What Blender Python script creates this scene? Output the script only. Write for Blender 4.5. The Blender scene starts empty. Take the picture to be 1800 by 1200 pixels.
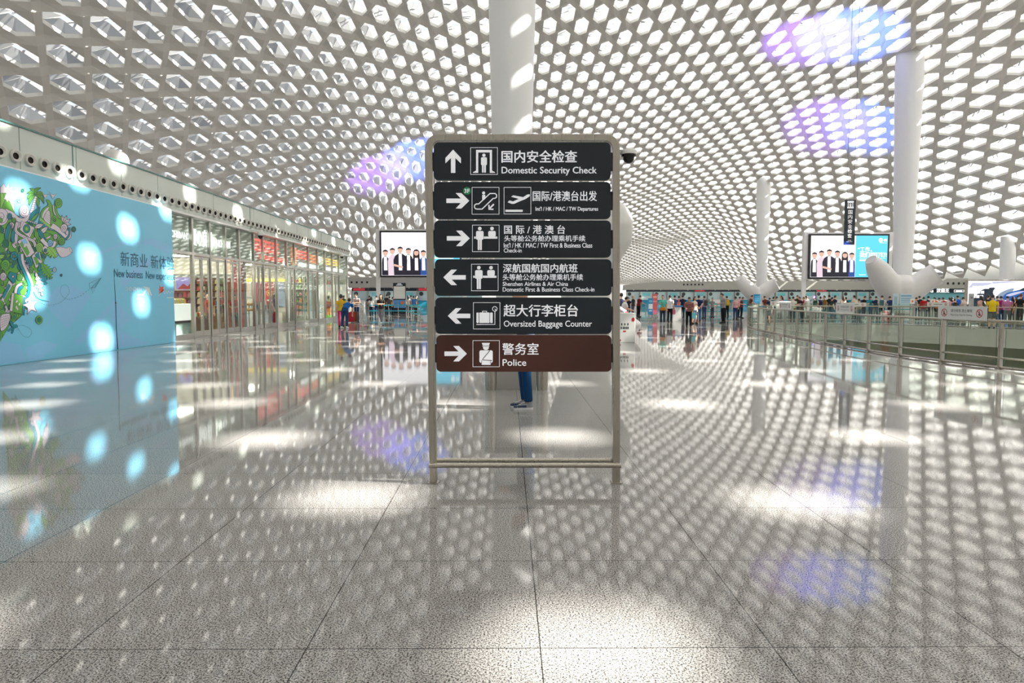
import bpy, bmesh, math, random
from mathutils import Vector, Matrix, Euler, geometry
random.seed(7)
scene = bpy.context.scene
COL = scene.collection
PI = math.pi
R = math.radians

# ------------------------------------------------------------------ camera
FPX = 1235.0                      # focal length in pixels of the 1800x1200 frame
EYE = Vector((0.0, 0.0, 1.5))
PITCH, YAW = math.atan(78 / FPX), math.atan(8 / FPX)
cam_data = bpy.data.cameras.new('camera')
cam_data.sensor_width = 36.0
cam_data.lens = FPX / 1800 * 36.0
cam_data.clip_end = 2000
cam_data.clip_start = 0.05
camera = bpy.data.objects.new('camera', cam_data)
camera.location = EYE
camera.rotation_euler = (PI / 2 - PITCH, 0, -YAW)
COL.objects.link(camera)
scene.camera = camera
CROT = camera.rotation_euler.to_matrix()

# ------------------------------------------------------------------ sky, sun, exposure
scene.view_settings.view_transform = 'Standard'
scene.view_settings.look = 'None'
scene.view_settings.gamma = 1.0
scene.view_settings.use_curve_mapping = False
scene.view_settings.exposure = -0.08
world = bpy.data.worlds.new('sky')
scene.world = world
world.use_nodes = True
wbg = world.node_tree.nodes['Background']
wbg.inputs[0].default_value = (0.90, 0.95, 1.0, 1)
wbg.inputs[1].default_value = 1.25
sun_data = bpy.data.lights.new('sun', 'SUN')
sun_data.energy = 40.0
sun_data.angle = R(0.75)
sun_data.color = (1.0, 0.94, 0.84)
sun = bpy.data.objects.new('sun', sun_data)
SUN_DIR = Vector((-0.775, 0.105, -0.62)).normalized()
sun.rotation_euler = SUN_DIR.to_track_quat('-Z', 'Y').to_euler()
sun.location = (40, -5, 45)
COL.objects.link(sun)
cy = scene.cycles
cy.max_bounces = 7
cy.diffuse_bounces = 4
cy.glossy_bounces = 4
cy.transmission_bounces = 5
cy.transparent_max_bounces = 16
cy.caustics_reflective = False
cy.caustics_refractive = False
cy.sample_clamp_indirect = 6.0

# ------------------------------------------------------------------ pixel -> place helpers
def ray(px, py):
    return CROT @ Vector(((px - 900) / FPX, -(py - 600) / FPX, -1.0))
def at_y(px, py, Y):
    d = ray(px, py); return EYE + d * (Y / d.y)
def at_x(px, py, X):
    d = ray(px, py); return EYE + d * (X / d.x)
def at_z(px, py, z=0.0):
    d = ray(px, py); return EYE + d * ((z - 1.5) / d.z)

# ------------------------------------------------------------------ materials
MATS = {}
def mat(name, col, rough=0.5, metal=0.0, spec=0.5, emit=None, estr=0.0, alpha=None):
    if name in MATS: return MATS[name]
    m = bpy.data.materials.new(name); m.use_nodes = True
    b = m.node_tree.nodes['Principled BSDF']
    b.inputs['Base Color'].default_value = (*col, 1)
    b.inputs['Roughness'].default_value = rough
    b.inputs['Metallic'].default_value = metal
    b.inputs['Specular IOR Level'].default_value = spec
    if emit:
        b.inputs['Emission Color'].default_value = (*emit, 1)
        b.inputs['Emission Strength'].default_value = estr
    MATS[name] = m
    return m
def lin(r, g, b):                 # sRGB 0-255 -> linear
    f = lambda c: (c / 255 / 12.92) if c / 255 <= 0.04045 else ((c / 255 + 0.055) / 1.055) ** 2.4
    return (f(r), f(g), f(b))
def nodes(m): return m.node_tree.nodes, m.node_tree.links
def glass_mat(name, tint, gloss=0.08, rough=0.02):
    """clear architectural glass: transparent with a Fresnel reflection"""
    if name in MATS: return MATS[name]
    m = bpy.data.materials.new(name); m.use_nodes = True
    n, l = nodes(m); n.clear()
    o = n.new('ShaderNodeOutputMaterial'); mx = n.new('ShaderNodeMixShader')
    t = n.new('ShaderNodeBsdfTransparent'); g = n.new('ShaderNodeBsdfGlossy')
    f = n.new('ShaderNodeLayerWeight'); f.inputs[0].default_value = 0.5
    mr = n.new('ShaderNodeMapRange'); mr.inputs[3].default_value = gloss; mr.inputs[4].default_value = 0.5
    t.inputs[0].default_value = (*tint, 1); g.inputs[1].default_value = rough
    g.inputs[0].default_value = (0.95, 1, 0.97, 1)
    pw = n.new('ShaderNodeMath'); pw.operation = 'POWER'; pw.inputs[1].default_value = 4.0
    l.new(f.outputs['Facing'], pw.inputs[0]); l.new(pw.outputs[0], mr.inputs[0]); l.new(mr.outputs[0], mx.inputs[0])
    l.new(t.outputs[0], mx.inputs[1]); l.new(g.outputs[0], mx.inputs[2]); l.new(mx.outputs[0], o.inputs[0])
    MATS[name] = m
    return m
def noise_tint(m, scale, amount, detail=2.0):
    """slight procedural variation of the base colour"""
    n, l = nodes(m); b = n['Principled BSDF']
    c = b.inputs['Base Color'].default_value[:]
    tc = n.new('ShaderNodeTexCoord'); nz = n.new('ShaderNodeTexNoise')
    nz.inputs['Scale'].default_value = scale; nz.inputs['Detail'].default_value = detail
    rp = n.new('ShaderNodeValToRGB')
    rp.color_ramp.elements[0].color = (c[0] * (1 - amount), c[1] * (1 - amount), c[2] * (1 - amount), 1)
    rp.color_ramp.elements[1].color = (min(1, c[0] * (1 + amount)), min(1, c[1] * (1 + amount)), min(1, c[2] * (1 + amount)), 1)
    l.new(tc.outputs['Object'], nz.inputs['Vector']); l.new(nz.outputs['Fac'], rp.inputs[0]); l.new(rp.outputs[0], b.inputs['Base Color'])
    return m
def brushed(m, sx, sy, sz, amt=0.12):
    n, l = nodes(m); b = n['Principled BSDF']
    tc = n.new('ShaderNodeTexCoord'); mp = n.new('ShaderNodeMapping'); nz = n.new('ShaderNodeTexNoise')
    mp.inputs['Scale'].default_value = (sx, sy, sz); nz.inputs['Scale'].default_value = 1; nz.inputs['Detail'].default_value = 3
    mr = n.new('ShaderNodeMapRange'); r0 = b.inputs['Roughness'].default_value
    mr.inputs[3].default_value = max(0.02, r0 - amt); mr.inputs[4].default_value = r0 + amt
    l.new(tc.outputs['Object'], mp.inputs[0]); l.new(mp.outputs[0], nz.inputs['Vector'])
    l.new(nz.outputs['Fac'], mr.inputs[0]); l.new(mr.outputs[0], b.inputs['Roughness'])
    return m

M_STEEL = brushed(mat('stainless_steel', (0.46, 0.43, 0.375), 0.30, 1.0), 60, 60, 2)
M_STEELD = mat('dark_steel', (0.25, 0.24, 0.22), 0.4, 1.0)
M_WHITE = noise_tint(mat('white_paint', (0.80, 0.80, 0.78), 0.35), 3, 0.02)
M_BLACK = mat('black_plastic', (0.012, 0.012, 0.014), 0.3)
M_DKGREY = mat('dark_grey', (0.05, 0.055, 0.06), 0.5)
M_GLASS = glass_mat('clear_glass', (0.93, 0.97, 0.94), 0.05)
M_INK = mat('lit_white_acrylic_letter', (0.93, 0.94, 0.96), 0.45, emit=(0.86, 0.91, 1.0), estr=0.30)   # the signs are lit from inside

M_NOTICE = mat('notice_board', (0.74, 0.75, 0.74), 0.4)
M_RED = mat('red_print', lin(190, 40, 45), 0.5)
M_PRINT = mat('grey_print', lin(70, 75, 80), 0.5)

# ------------------------------------------------------------------ object helpers
def tag(o, label=None, cat=None, group=None, kind=None):
    if label: o['label'] = label
    if cat: o['category'] = cat
    if group: o['group'] = group
    if kind: o['kind'] = kind
    return o
def empty(name, loc, label=None, cat=None, group=None, rz=0.0):
    o = bpy.data.objects.new(name, None); o.empty_display_size = 0.1
    o.location = loc; o.rotation_euler = (0, 0, rz); COL.objects.link(o)
    return tag(o, label, cat, group)
def kids(o): return [c for c in bpy.data.objects if c.parent == o]

class MB:
    """collects shapes and builds them as one mesh object"""
    def __init__(self): self.v = []; self.f = []; self.mi = []; self.cur = 0; self.sm = []; self.smooth = False; self.bump = 0.0; self.layer = 0
    def add(self, vs, fs):
        o = len(self.v); self.v += [tuple(p) for p in vs]
        for f in fs:
            self.f.append([i + o for i in f]); self.mi.append(self.cur); self.sm.append(self.smooth)
        return self
    def box(self, x0, x1, y0, y1, z0, z1, bev=0.0, M=None):
        if x0 > x1: x0, x1 = x1, x0
        if y0 > y1: y0, y1 = y1, y0
        if z0 > z1: z0, z1 = z1, z0
        if bev <= 0:
            vs = [Vector((x, y, z)) for z in (z0, z1) for y in (y0, y1) for x in (x0, x1)]
            fs = [(0, 2, 3, 1), (4, 5, 7, 6), (0, 1, 5, 4), (1, 3, 7, 5), (3, 2, 6, 7), (2, 0, 4, 6)]
        else:
            b = min(bev, (x1 - x0) / 2.01, (y1 - y0) / 2.01, (z1 - z0) / 2.01)
            prof = []
            for (cx, cy_) , angs in (((x1 - b, y1 - b), 0), ((x0 + b, y1 - b), 1), ((x0 + b, y0 + b), 2), ((x1 - b, y0 + b), 3)):
                for k in range(3):
                    a = angs * PI / 2 + k * PI / 4
                    prof.append((cx, cy_, math.cos(a), math.sin(a)))
            rings = [(z0, 0), (z0 + b, b), (z1 - b, b), (z1, 0)]
            vs = []
            for z, rr in rings:
                for cx, cy_, ca, sa in prof: vs.append(Vector((cx + ca * rr, cy_ + sa * rr, z)))
            n = len(prof); fs = [tuple(range(n))[::-1], tuple(range(3 * n, 4 * n))]
            for k in range(3):
                for i in range(n):
                    j = (i + 1) % n
                    fs.append((k * n + i, k * n + j, (k + 1) * n + j, (k + 1) * n + i))
        if M is not None: vs = [M @ p for p in vs]
        return self.add(vs, fs)
    def tube(self, pts, r, n=8, cap=True, flat=1.0):
        """round bar through points; r a number or list"""
        pts = [Vector(p) for p in pts]; k = len(pts); rs = r if isinstance(r, (list, tuple)) else [r] * k
        vs = []; up = None
        for i, p in enumerate(pts):
            if i == 0: t = pts[1] - pts[0]
            elif i == k - 1: t = pts[-1] - pts[-2]
            else: t = (pts[i + 1] - pts[i]).normalized() + (pts[i] - pts[i - 1]).normalized()
            t.normalize()
            if up is None: up = Vector((0, 0, 1)) if abs(t.z) < 0.9 else Vector((0, 1, 0))
            a = t.cross(up)
            if a.length < 1e-6: a = t.orthogonal()
            a.normalize(); b = a.cross(t).normalized(); up = b
            for j in range(n):
                th = 2 * PI * j / n
                vs.append(p + (a * math.cos(th) + b * math.sin(th) * flat) * rs[i])
        fs = []
        for i in range(k - 1):
            for j in range(n):
                q = (j + 1) % n
                fs.append((i * n + j, i * n + q, (i + 1) * n + q, (i + 1) * n + j))
        if cap: fs += [tuple(range(n))[::-1], tuple(range((k - 1) * n, k * n))]
        return self.add(vs, fs)
    def bar(self, a, b, w, h):
        """rectangular bar, w across, h up"""
        a = Vector(a); b = Vector(b); t = (b - a).normalized()
        u = Vector((0, 0, 1)) if abs(t.z) < 0.95 else Vector((0, 1, 0))
        s = t.cross(u).normalized() * (w / 2); u = s.cross(t).normalized() * (h / 2)
        vs = [p + q for p in (a, b) for q in (-s - u, s - u, s + u, -s + u)]
        return self.add(vs, [(3, 2, 1, 0), (4, 5, 6, 7), (0, 1, 5, 4), (1, 2, 6, 5), (2, 3, 7, 6), (3, 0, 4, 7)])
    def lathe(self, prof, n=24, c=(0, 0, 0), axis='z', cap=True):
        vs = []; c = Vector(c)
        for r, h in prof:
            for j in range(n):
                a = 2 * PI * j / n; x, y = r * math.cos(a), r * math.sin(a)
                p = Vector((x, y, h)) if axis == 'z' else (Vector((h, x, y)) if axis == 'x' else Vector((x, h, y)))
                vs.append(c + p)
        fs = []
        for i in range(len(prof) - 1):
            for j in range(n):
                q = (j + 1) % n
                fs.append((i * n + j, i * n + q, (i + 1) * n + q, (i + 1) * n + j))
        if cap: fs += [tuple(range(n))[::-1], tuple(range((len(prof) - 1) * n, len(prof) * n))]
        return self.add(vs, fs)
    def prism(self, pts2, fn, d0, d1):
        """polygon pts2 placed by fn(u,v,depth), extruded between depths"""
        n = len(pts2)
        vs = [fn(u, v, d0) for u, v in pts2] + [fn(u, v, d1) for u, v in pts2]
        tri = geometry.tessellate_polygon([[Vector((u, v, 0)) for u, v in pts2]])
        fs = [tuple(t) for t in tri] + [tuple(i + n for i in t)[::-1] for t in tri]
        for i in range(n): fs.append((i, (i + 1) % n, n + (i + 1) % n, n + i))
        return self.add(vs, fs)
    def flat(self, pts2, fn, d):
        d += self.bump * self.layer; self.layer += 1
        vs = [fn(u, v, d) for u, v in pts2]
        tri = geometry.tessellate_polygon([[Vector((u, v, 0)) for u, v in pts2]])
        return self.add(vs, [tuple(t) for t in tri])
    def stroke(self, pts2, w, fn, d, closed=False, d1=None):
        """flat ribbon along a 2D line"""
        P = [Vector((u, v)) for u, v in pts2]
        if closed: P = P + [P[0]]
        k = len(P); vs = []; ws = w if isinstance(w, (list, tuple)) else [w] * k
        for i in range(k):
            if closed and i in (0, k - 1): t = (P[1] - P[0]).normalized() + (P[-1] - P[-2]).normalized()
            elif i == 0: t = P[1] - P[0]
            elif i == k - 1: t = P[-1] - P[-2]
            else: t = (P[i + 1] - P[i]).normalized() + (P[i] - P[i - 1]).normalized()
            if t.length < 1e-9: t = Vector((1, 0))
            t.normalize(); nn = Vector((-t.y, t.x)) * (ws[i] / 2)
            a, b = P[i] + nn, P[i] - nn
            vs += [fn(a.x, a.y, d), fn(b.x, b.y, d)]
        return self.add(vs, [(2 * i, 2 * i + 1, 2 * i + 3, 2 * i + 2) for i in range(k - 1)])
    def mesh(self, name, mats):
        me = bpy.data.meshes.new(name)
        me.from_pydata(self.v, [], self.f)
        for m in (mats if isinstance(mats, (list, tuple)) else [mats]): me.materials.append(m)
        if any(self.mi): me.polygons.foreach_set('material_index', self.mi)
        if any(self.sm): me.polygons.foreach_set('use_smooth', self.sm)
        me.update()
        return me
    def build(self, name, mats, parent=None, recalc=True):
        me = self.mesh(name, mats)
        if recalc:
            bm = bmesh.new(); bm.from_mesh(me); bmesh.ops.recalc_face_normals(bm, faces=bm.faces); bm.to_mesh(me); bm.free()
        o = bpy.data.objects.new(name, me); COL.objects.link(o)
        if parent is not None: o.parent = parent
        return o
def rot_z(a, c=(0, 0, 0)):
    c = Vector(c); return Matrix.Translation(c) @ Matrix.Rotation(a, 4, 'Z')

# text: builds flat or raised lettering mesh data, fitted into a rectangle
def text_geo(s, off=0.0, ext=0.0, spacing=1.0, res=3):
    cu = bpy.data.curves.new('lettering', 'FONT'); cu.body = s
    cu.offset = off; cu.extrude = ext; cu.resolution_u = res; cu.space_character = spacing
    ob = bpy.data.objects.new('lettering', cu); COL.objects.link(ob)
    dg = bpy.context.evaluated_depsgraph_get(); ev = ob.evaluated_get(dg)
    me = ev.to_mesh()
    vs = [v.co.copy() for v in me.vertices]; fs = [tuple(p.vertices) for p in me.polygons]
    ev.to_mesh_clear()
    bpy.data.objects.remove(ob); bpy.data.curves.remove(cu)
    return vs, fs
def put_text(mb, s, u0, u1, v0, v1, fn, d, bold=0.0, ext=0.0, spacing=1.0, keep=False, res=3):
    """fit the text's ink box into u0..u1 x v0..v1 (v up); keep = keep proportions from height"""
    vs, fs = text_geo(s, 0.0, ext, spacing, res)
    if not vs: return mb
    xa = min(v.x for v in vs); xb = max(v.x for v in vs); ya = min(v.y for v in vs); yb = max(v.y for v in vs)
    sy = (v1 - v0) / max(1e-6, yb - ya); sx = sy if keep else (u1 - u0) / max(1e-6, xb - xa)
    if keep: u0 = (u0 + u1) / 2 - sx * (xb - xa) / 2
    b = bold * (v1 - v0)
    for k_, (ox, oy) in enumerate(((-b, 0), (b, 0), (0, -b * .6), (0, b * .6)) if bold else ((0, 0),)):     # heavier strokes
        mb.add([fn(u0 + ox + (v.x - xa) * sx, v0 + oy + (v.y - ya) * sy, d + k_ * 0.0003 + v.z * sy) for v in vs], fs)
    return mb
def circ(cx, cy_, r, n=24, ry=None, a0=0.0, a1=2 * PI):
    ry = r if ry is None else ry; full = abs(a1 - a0 - 2 * PI) < 1e-6
    m = n if full else n + 1
    return [(cx + r * math.cos(a0 + (a1 - a0) * i / n), cy_ + ry * math.sin(a0 + (a1 - a0) * i / n)) for i in range(m)]
def rrect(x0, x1, y0, y1, r, n=6):
    out = []
    for cx, cy_, a in ((x1 - r, y1 - r, 0), (x0 + r, y1 - r, 1), (x0 + r, y0 + r, 2), (x1 - r, y0 + r, 3)):
        for k in range(n + 1):
            th = a * PI / 2 + k * PI / 2 / n; out.append((cx + r * math.cos(th), cy_ + r * math.sin(th)))
    return out
# ================================================================== the setting
def sstep(t):
    t = max(0.0, min(1.0, t)); return t * t * (3 - 2 * t)
def roof_h(x, y):
    if x < 0: b = max(24.5 - 0.0118 * x * x, 6.0)
    elif x < 28: b = 24.5
    else: b = 24.5 - 0.0128 * (x - 28) ** 2
    b += 0.055 * (60 - max(0.0, min(130.0, y)))
    t = sstep((y - 130) / 60.0)
    far = b + (min(b, 16.5) - b) * t
    lf = sstep((4 - x) / 17.0) * sstep((y - 92) / 42.0)          # comes down on the left beyond the shops
    rt = sstep((x - 0.33 * y + 6) / 22.0) * sstep((y - 112) / 50.0)
    h = far + (4.6 - far) * max(lf, 0.0)
    h = h + (5.0 - h) * rt
    h += (7.2 - h) * sstep((y - 185) / 135.0) * (1 if h > 7.2 else 0)
    return max(h, 3.6)

# floor with the opening of the atrium
VOID = [(10.60, 13.0), (10.30, 14.6), (10.05, 16.4), (10.0, 18.5), (10.2, 21.5), (10.6, 24.7), (11.1, 29.0), (11.7, 33.2), (12.5, 36.3), (13.7, 38.3), (15.5, 39.3),
        (18.0, 39.4), (20.5, 38.0), (22.6, 35.2), (24.2, 31.6), (25.6, 27.5), (26.5, 22), (26.3, 15), (24, 9.5), (20, 7), (15, 7), (12, 9.2), (11.0, 11.2)]
m = mat('polished_granite', (0.4, 0.4, 0.4), 0.04, 0.0, 0.17)
n, l = nodes(m); b = n['Principled BSDF']
tc = n.new('ShaderNodeTexCoord')
nz = n.new('ShaderNodeTexNoise'); nz.inputs['Scale'].default_value = 120; nz.inputs['Detail'].default_value = 3.5; nz.inputs['Roughness'].default_value = 0.75
rp = n.new('ShaderNodeValToRGB'); rp.color_ramp.interpolation = 'LINEAR'
e = rp.color_ramp.elements
e[0].position = 0.44; e[0].color = (0.03, 0.03, 0.03, 1); e[1].position = 0.495; e[1].color = (0.39, 0.38, 0.365, 1)
q = e.new(0.60); q.color = (0.58, 0.565, 0.54, 1)
mpb = n.new('ShaderNodeMapping'); mpb.inputs['Location'].default_value = (-0.14, -0.92, 0)
br = n.new('ShaderNodeTexBrick'); br.offset = 0.0; br.squash = 1.0
br.inputs['Color1'].default_value = (1, 1, 1, 1); br.inputs['Color2'].default_value = (0.93, 0.93, 0.94, 1); br.inputs['Mortar'].default_value = (0.10, 0.10, 0.10, 1)
br.inputs['Scale'].default_value = 1.0; br.inputs['Mortar Size'].default_value = 0.0028; br.inputs['Mortar Smooth'].default_value = 0.1
br.inputs['Brick Width'].default_value = 1.0; br.inputs['Row Height'].default_value = 1.0
mx = n.new('ShaderNodeMix'); mx.data_type = 'RGBA'; mx.blend_type = 'MULTIPLY'; mx.inputs[0].default_value = 1.0
l.new(tc.outputs['Object'], nz.inputs['Vector']); l.new(nz.outputs['Fac'], rp.inputs[0])
l.new(tc.outputs['Object'], mpb.inputs[0]); l.new(mpb.outputs[0], br.inputs['Vector'])
l.new(rp.outputs[0], mx.inputs[6]); l.new(br.outputs['Color'], mx.inputs[7]); l.new(mx.outputs[2], b.inputs['Base Color'])
M_FLOOR = m
FX0, FX1, FY0, FY1 = -46.0, 76.0, -30.0, 330.0
mb = MB()
outer = [Vector((FX0, FY0, 0)), Vector((FX1, FY0, 0)), Vector((FX1, FY1, 0)), Vector((FX0, FY1, 0))]
hole = [Vector((x, y, 0)) for x, y in VOID]
allp = outer + hole
mb.add(allp, [tuple(t) for t in geometry.tessellate_polygon([outer, hole])])
floor = tag(mb.build('floor', M_FLOOR, recalc=False), kind='structure')
for p in floor.data.polygons:
    if p.normal.z < 0: p.flip()
# edge of the slab round the atrium and the storey below
mb = MB(); k = len(VOID)
vs = [(x, y, 0) for x, y in VOID] + [(x, y, -0.9) for x, y in VOID]
mb.add(vs, [(i, (i + 1) % k, k + (i + 1) % k, k + i) for i in range(k)])
tag(mb.build('trim_1', mat('slab_edge', (0.55, 0.55, 0.52), 0.5)), kind='structure')
M_LOW = mat('olive_terrazzo', (0.44, 0.43, 0.24), 0.2)
mb = MB(); mb.box(0, 60, -5, 70, -5.6, -5.5)
tag(mb.build('floor_lower', M_LOW), kind='structure')
mb = MB(); mb.box(0, 60, 46, 46.3, -5.5, -0.4)
tag(mb.build('wall_lower', mat('olive_wall', (0.50, 0.49, 0.27), 0.5)), kind='structure')

# ceiling: folded panels round long six-sided skylights
P = 2.7
E1 = (0.5 * P, 0.866 * P)
Wt, Ct = 0.42 * P, 0.08 * P
HW, HL0, HL1 = 0.20 * P, 0.38 * P, 0.70 * P
M_PANEL = noise_tint(mat('ceiling_panel', (0.68, 0.66, 0.625), 0.45, 0.0, 0.3), 0.35, 0.05)
def frosted(name, col, tr):
    m = bpy.data.materials.new(name); m.use_nodes = True; n, l = nodes(m); n.clear()
    o = n.new('ShaderNodeOutputMaterial'); a = n.new('ShaderNodeBsdfTranslucent'); d = n.new('ShaderNodeBsdfDiffuse'); mx = n.new('ShaderNodeMixShader')
    a.inputs[0].default_value = (*col, 1); d.inputs[0].default_value = (*col, 1); mx.inputs[0].default_value = tr
    l.new(d.outputs[0], mx.inputs[1]); l.new(a.outputs[0], mx.inputs[2]); l.new(mx.outputs[0], o.inputs[0])
    return m
M_FROST = [frosted('frosted_glazing_bright', (0.34, 0.342, 0.342), 0.78), frosted('frosted_glazing', (0.29, 0.293, 0.295), 0.72), frosted('frosted_glazing_grey', (0.235, 0.24, 0.245), 0.68)]
M_SKYGLASS = glass_mat('skylight_glass', (0.96, 0.98, 1.0), 0.03)
pan = MB(); gl = MB(); win = MB(); bars = MB()
FOLD = 0.20
vidx = {}
def corner(cx, cy_, dx, dy, s):
    x, y = cx + dx, cy_ + dy; key = (round(x, 2), round(y, 2))
    if key not in vidx:
        vidx[key] = len(pan.v); pan.v.append((x, y, roof_h(x, y) + s * FOLD))
    return vidx[key]
rng = random.Random(3)
CX0, CX1, CY0, CY1 = -45.0, 67.0, -28.0, 322.0
nj = int((CY1 - CY0) / E1[1]); ni = int((CX1 - CX0) / P)
for j in range(nj):
    cy_ = CY0 + j * E1[1] + 0.4
    for i in range(ni):
        cx = CX0 + i * P + (0.5 * P if j % 2 else 0)
        hr = 0.866 * P
        A = corner(cx, cy_, Wt, 0, -1); B = corner(cx, cy_, Ct, hr, 1); C = corner(cx, cy_, -Ct, hr, -1)
        D = corner(cx, cy_, -Wt, 0, 1); E = corner(cx, cy_, -Ct, -hr, -1); F = corner(cx, cy_, Ct, -hr, 1)
        o = len(pan.v)
        inner = [(HW, HL0), (0, HL1), (-HW, HL0), (-HW, -HL0), (0, -HL1), (HW, -HL0)]
        zo = [-0.05, 0.06, 0.05, 0.05, -0.06, -0.05]
        for (dx, dy), dz in zip(inner, zo):
            x, y = cx + dx, cy_ + dy; pan.v.append((x, y, roof_h(x, y) + dz))
        a_, b_, c_, d_, e_, f_ = range(o, o + 6)
        top = []
        up = 0.22
        for (dx, dy), dz in zip(inner, zo):
            x, y = cx + dx * 0.97, cy_ + dy * 0.97; top.append(len(pan.v)); pan.v.append((x, y, roof_h(x, y) + dz + up))
        for f in ((A, a_, f_), (A, B, b_, a_), (B, C, b_), (C, D, c_, b_), (D, d_, c_), (D, E, e_, d_), (E, F, e_), (F, A, f_, e_)):
            pan.f.append(list(f)); pan.mi.append(0); pan.sm.append(False)
        for q in range(6):
            r_ = (q + 1) % 6
            pan.f.append([o + q, o + r_, top[r_], top[q]]); pan.mi.append(1); pan.sm.append(False)
        # glazing: a faceted frosted ring round a clear pane
        g0 = len(gl.v)
        for t in top: gl.v.append(pan.v[t])
        wx, wy = cx + 0.20 + rng.uniform(-.06, .06), cy_ + rng.uniform(-.2, .2)
        s = rng.uniform(0.85, 1.08)
        wl = [(0.30, 0.26), (0.0, 0.48), (-0.30, 0.26), (-0.30, -0.26), (0.0, -0.48), (0.30, -0.26)]
        zt = roof_h(wx, wy) + up + 0.14
        for dx, dy in wl: gl.v.append((wx + dx * s, wy + dy * s, zt + dx * 0.15))
        for q in range(6):
            r_ = (q + 1) % 6
            gl.f.append([g0 + q, g0 + r_, g0 + 6 + r_, g0 + 6 + q]); gl.mi.append(rng.choice((0, 0, 1, 1, 2))); gl.sm.append(False)
        if -12 < cy_ < 105:
            for q in range(rng.choice((1, 2, 2, 3))):
                a = rng.choice((-1, 1)) * rng.uniform(.35, 1.1); ln = 0.55
                p0 = Vector((cx + rng.uniform(-.2, .2), cy_ + rng.uniform(-.9, .9), zt + 0.30)); dv = Vector((math.cos(a), math.sin(a), 0)) * ln
                bars.bar(p0 - dv, p0 + dv, 0.07, 0.07)
        w0 = len(win.v)
        for q in range(6): win.v.append(gl.v[g0 + 6 + q])
        win.f.append(list(range(w0, w0 + 6))); win.mi.append(0); win.sm.append(False)
ceiling = tag(pan.build('ceiling', [M_PANEL, M_WHITE], recalc=False), kind='structure')
g = gl.build('skylight_glazing', M_FROST, ceiling, recalc=False)
bars.build('roof_framing', mat('roof_framing', (0.5, 0.51, 0.52), 0.5), ceiling, recalc=False)
w = win.build('skylight_pane', M_SKYGLASS, ceiling, recalc=False)
# enclosing walls (outside or at the far ends of the hall)
M_WALL = noise_tint(mat('grey_wall', (0.42, 0.43, 0.42), 0.6), 0.3, 0.05)
M_WALLL = mat('pale_wall', (0.62, 0.62, 0.60), 0.6); M_WALLB = mat('white_wall', (0.85, 0.85, 0.84), 0.6)
def wall(name, x0, x1, y0, y1, z0, z1, m_): 
    mb = MB(); mb.box(x0, x1, y0, y1, z0, z1); return tag(mb.build(name, m_), kind='structure')
wall('wall_left', -46.3, -46, FY0, FY1, 0, 9, M_WALLL)
wall('wall_right', 68.3, 68.6, FY0, FY1, 0, 8, M_WALL)
wall('wall_far', FX0, FX1, 324, 324.4, 0, 8.5, M_WALLL)
wall('wall_back', FX0, FX1, -29, -28.6, 0, 27, M_WALLB)
# ================================================================== the directory sign
SY = at_z(762, 848).y
def SP(px, py, d=0.0):             # a point of the sign's own upright plane; d towards the hall entrance
    p = at_y(px, py, SY); return Vector((p.x, SY - d, p.z))
M_NAVY = mat('navy_panel', lin(20, 31, 40), 0.34)
M_BROWN = mat('brown_panel', lin(76, 40, 30), 0.34)
M_GREEN = mat('green_badge', lin(20, 145, 85), 0.4)
base = at_z(922, 848)
sign = empty('directory_sign', (base.x, SY, 0), 'tall brushed steel directory sign with six stacked wayfinding panels standing on the granite floor', 'sign')
def on_sign(mb, name, mats, parent):
    o = mb.build(name, mats, parent)
    return o
def place_parent(o, root):
    """keep world-space geometry while parented to a root that has a location"""
    o.matrix_parent_inverse = root.matrix_basis.inverted() if root.parent is None else Matrix()
def bevel(o, w, seg=2):
    md = o.modifiers.new('bevel', 'BEVEL'); md.width = w; md.segments = seg; md.limit_method = 'ANGLE'; md.angle_limit = R(40)
def part(mb, name, mats, root, recalc=True, bev=0.0):
    """world-space geometry -> mesh local to its root"""
    base = root.matrix_basis.copy(); rr = root
    while rr.parent: rr = rr.parent; base = rr.matrix_basis @ base
    inv = base.inverted(); mb.v = [tuple(inv @ Vector(v)) for v in mb.v]
    o = mb.build(name, mats, root, recalc)
    if bev: bevel(o, bev)
    return o
def arc(cx, cy_, rx, ry, a0, a1, n=7):
    return [(cx + rx * math.cos(R(a0 + (a1 - a0) * i / n)), cy_ + ry * math.sin(R(a0 + (a1 - a0) * i / n))) for i in range(n + 1)]
# frame: posts and rounded head (pixel coordinates have y downwards)
path = [(756, 848), (747.5, 264)] + arc(773, 262, 25.5, 25, 180, 270) + arc(1063, 262, 25.5, 25, 270, 360) + [(1089, 848), (1076.5, 848), (1076, 265)] \
    + arc(1063, 263, 12.5, 14.5, 0, -90) + arc(773, 263, 12.5, 14.5, -90, -180) + [(768.5, 848)]
mb = MB(); mb.prism(path, lambda u, v, d: SP(u, v, d), -0.035, 0.035)
part(mb, 'frame', M_STEEL, sign, bev=0.006)
mb = MB(); a, b2 = SP(755, 815, 0.05), SP(1089.5, 815, 0.05); mb.tube([a, b2], 0.0205, 14)
part(mb, 'front_rail', M_STEEL, sign)
mb = MB(); a, b2 = SP(764, 811, -0.045), SP(1080, 811, -0.045); mb.tube([a, b2], 0.02, 14)
part(mb, 'rear_rail', M_STEEL, sign)
for x0, x1 in ((753, 771), (1074, 1092)):
    p0, p1 = SP(x0, 848), SP(x1, 848); mb = MB(); mb.box(p0.x, p1.x, SY - 0.05, SY + 0.05, 0.0, 0.008)
    part(mb, 'foot_plate', M_STEEL, sign)

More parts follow.
